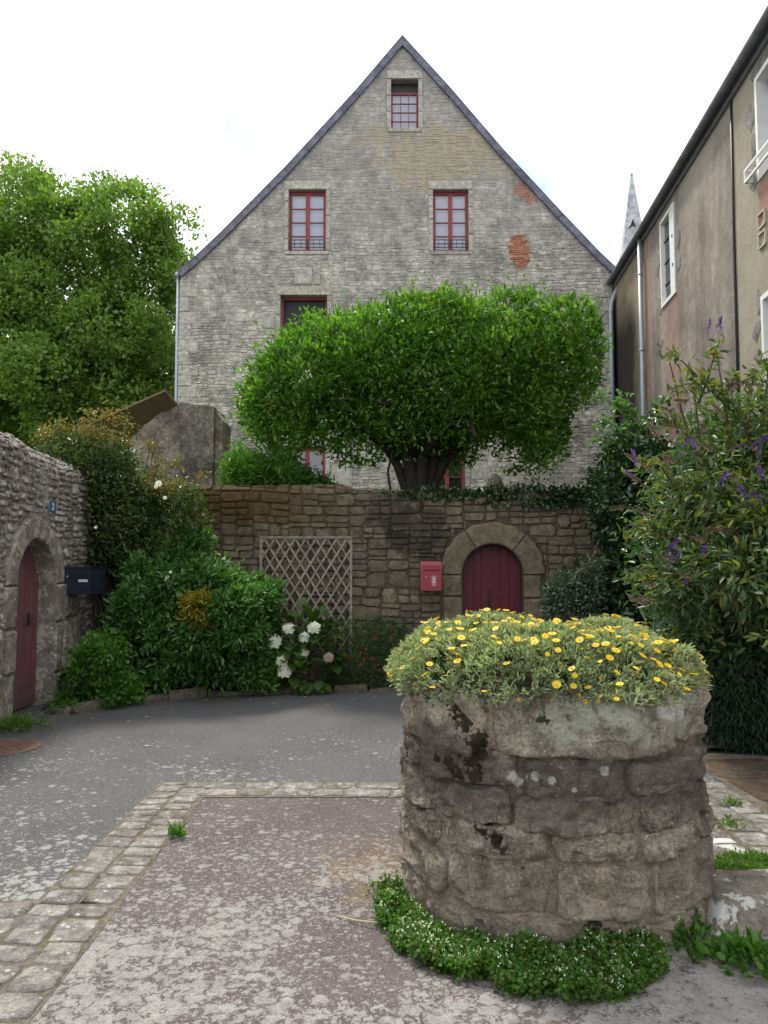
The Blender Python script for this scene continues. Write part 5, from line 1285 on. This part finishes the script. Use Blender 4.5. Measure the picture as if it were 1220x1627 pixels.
# --- ivy on the wall top
iv = thing('wall_ivy', (2.4, 11, 2.5), 'dark shiny ivy trailing along the right half of the wall top', 'ivy')
P, O = crown_poly([(600,786),(700,782),(760,786),(820,782),(880,780),(960,770),(1000,775),(1000,812),(950,808),(900,804),(850,796),(780,795),(690,794),(600,792)], 11.05, .09, 800, rn, .12, .03, 8, 4)
B, D, N = sprays(P, O, 4, .04, .8, .5, .1, rn); leaves('foliage', B, D, N, rn.uniform(.045,.075,len(B)), rn.uniform(.04,.06,len(B)), MT['lf_ivy'], iv)
MB().tube([at(560,786,11.05), at(700,786,11.05), at(850,788,11.05), at(990,795,11.0)], .015, 6).build('stem', MT['stem'], iv, True)
# --- dark ivy-clad shrub in the corner
ds = thing('dark_corner_shrub', (3.1, 9.9, .05), 'tall dark green shrub filling the corner right of the arched door', 'shrub')
P, O = clumps([(905,1010),(915,930),(935,880),(945,830),(965,790),(960,745),(975,705),(1010,690),(1050,700),(1080,760),(1080,1010)], 9.9, .7, 190, .1, .24, 5000, rn, .7, .14, 3.5, 9)
B, D, N = sprays(P, O, 6, .06, .8, .55, .1, rn); leaves('foliage', B, D, N, rn.uniform(.06,.09,len(B)), rn.uniform(.04,.06,len(B)), MT['lf_ivy'], ds)
stems(ds, (3.1,9.9,.05), [at(x, y, 9.9) for x, y in ((950,850),(985,740),(1020,720),(1050,760),(940,950))], .03, .008, MT['stem'])
tw = []
for pts in (((1010,700),(985,680),(962,668),(945,672)), ((1015,680),(990,650),(965,636),(950,632)), ((1020,690),(1000,660),(985,640),(1000,628)), ((1010,720),(985,705),(965,700),(940,702)), ((1030,690),(1035,650),(1060,630)), ((1000,740),(985,735),(970,715))):
    q = [at(x, y, 9.6) for x, y in pts]; MB().tube(q, [.012,.009,.006,.004][:len(q)], 6).build('branch', MT['stem'], ds, True)
    for a, b in zip(q, q[1:]):
        for i in range(9): tw.append(a.lerp(b, rg.random()) + Vector((rg.gauss(0,.04),rg.gauss(0,.06),rg.gauss(0,.04))))
P = np.array(tw); B, D, N = sprays(P, unit(rn.normal(size=(len(P),3))), 3, .02, .8, .4, -.05, rn); leaves('arching_leaves', B, D, N, rn.uniform(.06,.085,len(B)), rn.uniform(.04,.055,len(B)), MT['lf_choisya'], ds)
bk = thing('dark_backing_shrub', (4.1, 8.6, .05), 'deep green shrub in the shade behind the buddleia', 'shrub')
P, O = clumps([(1040,1010),(1045,850),(1070,740),(1110,690),(1180,680),(1330,700),(1340,1100),(1060,1100)], 8.6, .6, 120, .12, .28, 3200, rn, .7, .14, 3.5, 19)
B, D, N = sprays(P, O, 6, .07, .8, .55, .1, rn); leaves('foliage', B, D, N, rn.uniform(.07,.10,len(B)), rn.uniform(.04,.06,len(B)), MT['lf_ivy'], bk)
stems(bk, (4.1,8.6,.05), [at(x, y, 8.6) for x, y in ((1080,800),(1150,740),(1250,760))], .03, .008, MT['stem'])
# --- shiny pale-leaved shrub beside the door
vsb = thing('pale_shrub', (2.25, 9.7, .05), 'shrub with shiny pale-edged leaves right of the arched door', 'shrub')
P, O = crown_poly([(856,940),(866,918),(890,905),(915,912),(925,890),(945,880),(955,905),(950,1010),(900,1015),(862,985)], 9.6, .3, 900, rn, .3, .06, 5, 5)
B, D, N = sprays(P, O, 6, .03, .8, .5, .2, rn); leaves('foliage', B, D, N, rn.uniform(.035,.055,len(B)), rn.uniform(.02,.03,len(B)), MT['lf_var'], vsb)
stems(vsb, (2.3,9.7,.05), [at(x, y, 9.6) for x, y in ((880,930),(910,920),(940,900),(900,960))], .012, .004, MT['stem'])
# --- buddleia
bd = thing('buddleia', (3.45, 7.3, .05), 'tall arching buddleia with purple flower spikes at the right edge', 'buddleia')
bp = [(1015,880),(1035,810),(1030,770),(1065,735),(1080,700),(1105,665),(1140,640),(1185,640),(1230,600),(1330,620),(1360,800),(1340,1000),(1200,1040),(1130,1050),(1070,1010),(1030,960)]
P, O = clumps(bp, 7.2, .9, 105, .10, .30, 2500, rn, .8, .24, 2.8, 12, .8, .6)
B, D, N = sprays(P, O, 7, .07, .9, .45, -.1, rn); leaves('foliage', B, D, N, rn.uniform(.07,.12,len(B)), rn.uniform(.022,.036,len(B)), MT['lf_bud'], bd)
lo_ = P[:,2] < 1.9; k = lo_ | (rn.random(len(P)) < .35); B, D, N = sprays(P[k], O[k], 5, .08, .9, .5, -.1, rn); leaves('grey_leaves', B, D, N, rn.uniform(.06,.10,len(B)), rn.uniform(.022,.036,len(B)), MT['lf_bud2'], bd)
P2, O2 = crown_poly(bp, 7.3, .6, 1500, rn, 1, .1, 2.8, 12); B, D, N = sprays(P2, O2, 5, .1, .6, .6, 0, rn); leaves('inner_leaves', B, D, N, .1, .04, MT['lf_bud2'], bd)
stp = [at(x, y, 6.8) for x, y in ((1138,560),(1075,640),(1060,560),(1100,600),(1190,620),(1030,790),(1020,870),(1180,700),(1080,760),(1120,820),(1230,600),(1060,900))]
stems(bd, (3.4,7.2,.05), stp, .025, .006, MT['stem'])
# two bare arching shoots at the top with leaf pairs
tw = []
for pts in (((1180,720),(1185,660),(1195,610),(1200,585)), ((1200,720),(1170,650),(1140,620),(1105,612)), ((1130,760),(1090,690),(1065,665),(1040,660)), ((1210,700),(1215,640),(1220,590),(1210,560)), ((1090,800),(1050,740),(1030,735),(1005,748)), ((1070,860),(1030,830),(1010,835),(992,850)), ((1160,700),(1150,650),(1160,610),(1175,590)), ((1080,940),(1040,900),(1015,905),(1000,925)), ((1110,640),(1125,600),(1136,560),(1138,545)), ((1150,640),(1110,600),(1085,575),(1058,552)), ((1160,650),(1120,610),(1090,610),(1060,620))):
    q = [at(x, y, 6.7) for x, y in pts]; MB().tube(q, [.012,.009,.006,.004], 6).build('branch', MT['stem'], bd, True)
    for a, b in zip(q, q[1:]):
        for i in range(9): tw.append(a.lerp(b, rg.random()) + Vector((rg.gauss(0,.03),rg.gauss(0,.05),rg.gauss(0,.03))))
Pt = np.array(tw); B, D, N = sprays(Pt, unit(rn.normal(size=(len(Pt),3))), 2, .015, .8, .4, -.05, rn); leaves('shoot_leaves', B, D, N, rn.uniform(.07,.12,len(B)), rn.uniform(.026,.04,len(B)), MT['lf_bud'], bd)
def spike_mesh(name, mat, n=90, L=.17, r=.022):
    m = MB(); rr_ = random.Random(3)
    m.tube([(0,0,-.06),(0,0,L)], [.003,.002], 5)
    for i in range(n):
        s = rr_.random()**.8; a = rr_.random()*6.283; rad = r*(1-s*.75); c = Vector((math.cos(a)*rad, math.sin(a)*rad, s*L)); d = Vector((math.cos(a), math.sin(a), .5)).normalized()*.011; t_ = Vector((-math.sin(a), math.cos(a), 0))*.008
        m.add([c-d*.6, c+t_, c+d, c-t_], [(0,1,2,3)])
    return m.mesh(name, mat)
pm = spike_mesh('flower_spike', MT['purple']); sm_ = spike_mesh('seed_head', MT['seed'])
fp = [(1136,527),(1124,532),(1148,530),(1108,716),(1192,712),(1160,715),(1205,730),(1212,795),(1145,770),(1060,878),(1120,878),(1140,902),(1012,742),(1008,762),(1205,800),(1080,720),(1062,900),(1190,800),(1210,760),(1090,930)]
copies(pm, 'flower_spike', bd, [(at(x, y, 6.25 if y > 560 else 6.68), aim((rg.uniform(-.8,.5),-.4,rg.uniform(.1,.9) if y > 560 else 1.2)), rg.uniform(.75,1.15) if y > 560 else .8) for x, y in fp])
sp2 = [(1014,735),(1022,770),(1000,806),(1035,820),(1050,700),(1075,660),(1085,680),(1100,640),(1160,620),(1180,610),(1195,625),(1020,885),(1028,910),(1045,935),(1040,955),(1010,960),(1030,965),(1075,890),(1095,920),(1140,840),(1130,860),(1170,850),(1080,740),(1120,690),(1140,720),(1175,760),(1060,745),(1035,750),(1150,660),(1110,905),(1205,1010)]
copies(sm_, 'seed_head', bd, [(at(x, y, 6.2), aim((rg.uniform(-1.2,-.1),-.3,rg.uniform(-.2,.7))), rg.uniform(.7,1.15)) for x, y in sp2])
# --- low dark conifer in front of it
cf = thing('dark_low_conifer', (3.5, 7.2, .02), 'dark drooping conifer sprays near the ground at the right edge', 'conifer')
P, O = crown_poly([(1085,1030),(1120,1000),(1200,960),(1330,950),(1340,1190),(1200,1190),(1110,1182),(1095,1120)], 7.15, .45, 2200, rn, .5, .10, 4, 6)
B, D, N = sprays(P, O, 9, .045, .7, .4, -.45, rn); leaves('foliage', B, D, N, rn.uniform(.05,.09,len(B)), rn.uniform(.008,.014,len(B)), MT['lf_dark'], cf)
P2, O2 = crown_poly([(1085,1030),(1120,1000),(1200,960),(1330,950),(1340,1190),(1200,1190),(1110,1182),(1095,1120)], 7.3, .25, 1200, rn, .5, .05, 4, 6); B, D, N = sprays(P2, O2, 5, .06, .7, .6, -.3, rn); leaves('inner_leaves', B, D, N, .09, .04, MT['lf_dark'], cf)
stems(cf, (3.5,7.2,.0), [at(x, y, 7.1) for x, y in ((1120,1040),(1180,1000),(1250,1000),(1130,1120),(1200,1100))], .02, .006, MT['stem'])
sl = thing('arching_spray', at(1245,1015,5.6), 'narrow yellow-green leaf spray poking in at the right edge', 'branch')
MB().tube([at(1330,1040,5.7), at(1260,1015,5.6), at(1198,1012,5.5)], [.009,.006,.003], 6).build('branch', MT['stem'], sl, True)
for x, y, dx, dz in ((1260,1014,-.6,.4),(1250,1016,-.5,-.5),(1232,1012,-.8,.6),(1225,1014,-.7,-.6),(1210,1011,-1,.3),(1205,1012,-1,-.3),(1240,1010,-.2,1),(1200,1012,-1,.05)):
    leaves('leaf', np.array([at(x,y,5.5)]), np.array([[dx,-.2,dz]]), np.array([[.1,-.8,.6]]), .10, .026, MT['lf_bud'], sl)
# --- yellow daisies growing in the well
fl = thing('yellow_daisies', (WC.x, WC.y, 1.0), 'mound of silvery leaves and yellow daisies spilling over the well', 'flowers')
def mound(n, rn, rmax=.745):
    r = rmax*np.sqrt(rn.random(n)); a = rn.uniform(0, 2*math.pi, n)
    sq = 1/(np.abs(np.cos(a))**WP+np.abs(np.sin(a))**WP)**(1/WP); rr = r*sq
    x = rr*np.cos(a); y = rr*np.sin(a)
    bumpy = .045*np.exp(-((x+.25)**2/.06+(y-.1)**2/.3)) - .03*np.exp(-((x-.12)**2/.02+(y-.2)**2/.3)) + .015*np.exp(-((x-.45)**2/.05))
    x = np.where(x < 0, x*1.05, x); q = r/rmax; z = 1.05 + .195*(1-q**6.0) + bumpy*(1-q)*2 
    P = np.stack([WC.x+x, WC.y+y, z], 1)
    low = np.clip((q-.86)/.14, 0, 1); P[:,2] -= low*.05*rn.random(n)
    O = unit(np.stack([np.cos(a)*q**2*1.3, np.sin(a)*q**2*1.3, np.full(n, .65)+0*a - low*.3], 1))
    P += O*(.022*snoise(P, 8, 4)+.016*snoise(P, 22, 5))[:,None]
    return P, O
P, O = mound(4600, rn); B, D, N = sprays(P, O, 10, .008, .8, .55, .3, rn)
leaves('foliage', B, D, N, rn.uniform(.024,.042,len(B)), rn.uniform(.007,.011,len(B)), MT['lf_silver'], fl)
P, O = mound(1500, rn, .64); P[:,2] -= .06; B, D, N = sprays(P, O, 6, .03, .6, .6, .1, rn); leaves('inner_leaves', B, D, N, .04, .014, MT['lf_salvia'], fl)
dm = bloom_mesh('daisy', 16, .0215, 1, MT['petal_yellow'], MT['yellow_eye'], .12, .3); bud = bloom_mesh('spent_daisy', 9, .014, 2, MT['yellow_eye'], None, .9, .6)
P, O = mound(2500, rn, .745); k = (P[:,1] < 4.45) | (rn.random(2500) < .35); P, O = P[k], O[k]
sel = []
for i in range(len(P)):
    if all((P[i]-P[j]) @ (P[i]-P[j]) > .027**2 for j in sel): sel.append(i)
    if len(sel) >= 420: break
copies(dm, 'daisy', fl, [(Vector(P[i]) + Vector(O[i])*.035 + Vector((0,0,.012)), aim(Vector(O[i])*.5+Vector((rg.gauss(0,.4), rg.gauss(-.1,.4), .9)), rg.random()*6), rg.uniform(.55,1.05)) for i in sel[:300]])
copies(bud, 'spent_daisy', fl, [(Vector(P[i]) + Vector(O[i])*.012, aim(Vector(O[i])), rg.uniform(.7,1.1)) for i in sel[300:]])
# --- trailing plant at the foot of the well and other ground growth
def patch(name, label, poly, n, h, mat, L, W, per=5, kind='stuff', flowers=None):
    Q = [gp(x, y) for x, y in poly]; lo = (min(q.x for q in Q), min(q.y for q in Q)); hi = (max(q.x for q in Q), max(q.y for q in Q)); pts = []
    pl = [(q.x, q.y) for q in Q]
    while len(pts) < n:
        x, y = rg.uniform(lo[0], hi[0]), rg.uniform(lo[1], hi[1])
        if inside(x, y, pl) and vn(x*5, y*5, 3) > -.75:
            if math.hypot(x-WC.x, y-WC.y) < WR*.98: continue
            if not all(inside(x+dx, y+dy, pl) for dx, dy in ((.06,0),(-.06,0),(0,.06),(0,-.06))) and vn(x*13, y*13, 6) < .15: continue
            e = h*(.5+.7*vn(x*7, y*7, 9)); pts.append((x, y, .01+e*rg.random()**.5))
    P = np.array(pts); O = np.tile([0,0,1.], (len(P),1)); B, D, N = sprays(P, O, per, .012, .5, .7, .2, rn); B[:,2] = np.maximum(B[:,2], .008)
    return tag(leaves(name, B, D, N, rn.uniform(L*.7, L*1.2, len(B)), rn.uniform(W*.7, W*1.2, len(B)), mat), label, None, None, kind), P
o_, P = patch('ground_cover', 'green trailing small-leaved plant round the foot of the well', [(585,1420),(625,1400),(660,1455),(720,1490),(800,1515),(880,1520),(950,1500),(1040,1478),(1110,1462),(1075,1530),(1060,1570),(1000,1590),(930,1603),(860,1598),(760,1572),(690,1545),(640,1525),(605,1480)], 5200, .075, MT['lf_cover'], .020, .019)
k = rn.choice(len(P), 420); Pf = P[k] + np.array([0,0,.03]); B, D, N = sprays(Pf, np.tile([0,-.3,1.], (len(Pf),1)), 3, .004, .8, .5, .3, rn)
tag(leaves('tiny_flowers', B, D, N, .008, .006, MT['petal_white']), 'tiny pale flowers dotted over the trailing plant', None, None, 'stuff')
o_, P = patch('grass_strip', 'short grass and clover strip right of the well', [(1112,1440),(1118,1380),(1160,1365),(1230,1375),(1300,1390),(1300,1425),(1230,1425)], 1500, .06, MT['lf_grass'], .035, .011)
def weed(name, label, pt, n, L, W, mat, spread=.04, up=.8, h=.05):
    th = thing(name, pt, label, 'weed'); P = np.array([Vector(pt)+Vector((rg.gauss(0,spread), rg.gauss(0,spread), rg.uniform(0.0,h))) for i in range(n)])
    O = unit(np.stack([(P[:,0]-pt[0])*8, (P[:,1]-pt[1])*8, np.full(n, up)], 1)); B, D, N = sprays(P, O, 3, .01, .9, .4, .1, rn); B[:,2] = np.maximum(B[:,2], .01)
    leaves('foliage', B, D, N, rn.uniform(L*.7, L*1.2, len(B)), rn.uniform(W*.7, W*1.2, len(B)), mat, th); return th
weed('green_weed', 'small bright weed growing between the cobbles on the left strip', gp(278,1333), 26, .04, .018, MT['lf_vine'], .022)
weed('doorstep_weed', 'fresh green weeds at the foot of the mauve door', gp(22,1160), 120, .08, .02, MT['lf_grass'], .13, .9, .10)
weed('jamb_weed', 'low green weed at the wall foot between mauve door and kerb', gp(100,1132), 70, .06, .035, MT['lf_vine'], .08, .8, .10)
weed('broad_weed', 'broad-leaved weed against the front of the granite block', gp(1180,1530), 34, .07, .035, MT['lf_vine'], .05, .9, .06)
weed('trailing_weed', 'low leafy weed below the right end of the granite block', gp(1222,1550), 60, .04, .03, MT['lf_cover'], .07, .7, .05)
weed('root_weed', 'yellowish weed in the gap between well and granite block', gp(1105,1515), 45, .04, .02, MT['lf_cover'], .05, .7, .05)
weed('upright_weed', 'star-shaped weed sprouting under the right side of the well', gp(1108,1490), 10, .07, .022, MT['lf_vine'], .015, .9, .05)
weed('cobble_weed', 'pale green tuft in the cobbles right of the well', gp(1165,1283), 20, .04, .012, MT['lf_grass'], .03)
weed('slab_weed', 'green tuft at the edge of the patch right of the well', gp(1160,1318), 20, .04, .012, MT['lf_grass'], .03)
m = MB(); m.tube([gp(535,1455,.012), gp(565,1462,.02), gp(600,1466,.03)], .0035, 6); tag(m.build('dry_stalk', MT['straw'], None, True), 'single dry straw stalk on the ground left of the well', 'stalk')
# fallen leaves along the kerb
lfm = MB(); lfm.add([(-.02,0,.003),(0,.032,.008),(.02,0,.003),(0,-.028,.006)], [(0,3,2,1)]); lm_ = lfm.mesh('fallen_leaf', MT['straw'])
for i, (x, y) in enumerate([(235,1140),(200,1147),(233,1186),(440,1118),(275,1128),(395,1112),(330,1113),(560,1112),(600,1108),(520,1120),(150,1142),(480,1108)]):
    q = gp(x + rg.uniform(-6,6), y); o_ = bpy.data.objects.new('fallen_leaf', lm_); COL.objects.link(o_); o_.location = q + Vector((0,0,.003)); o_.rotation_euler = (0,0,rg.random()*6)
    tag(o_, 'tiny dry fallen leaf lying on the grey road before the planting bed', 'leaf', 'fallen leaves on the road')
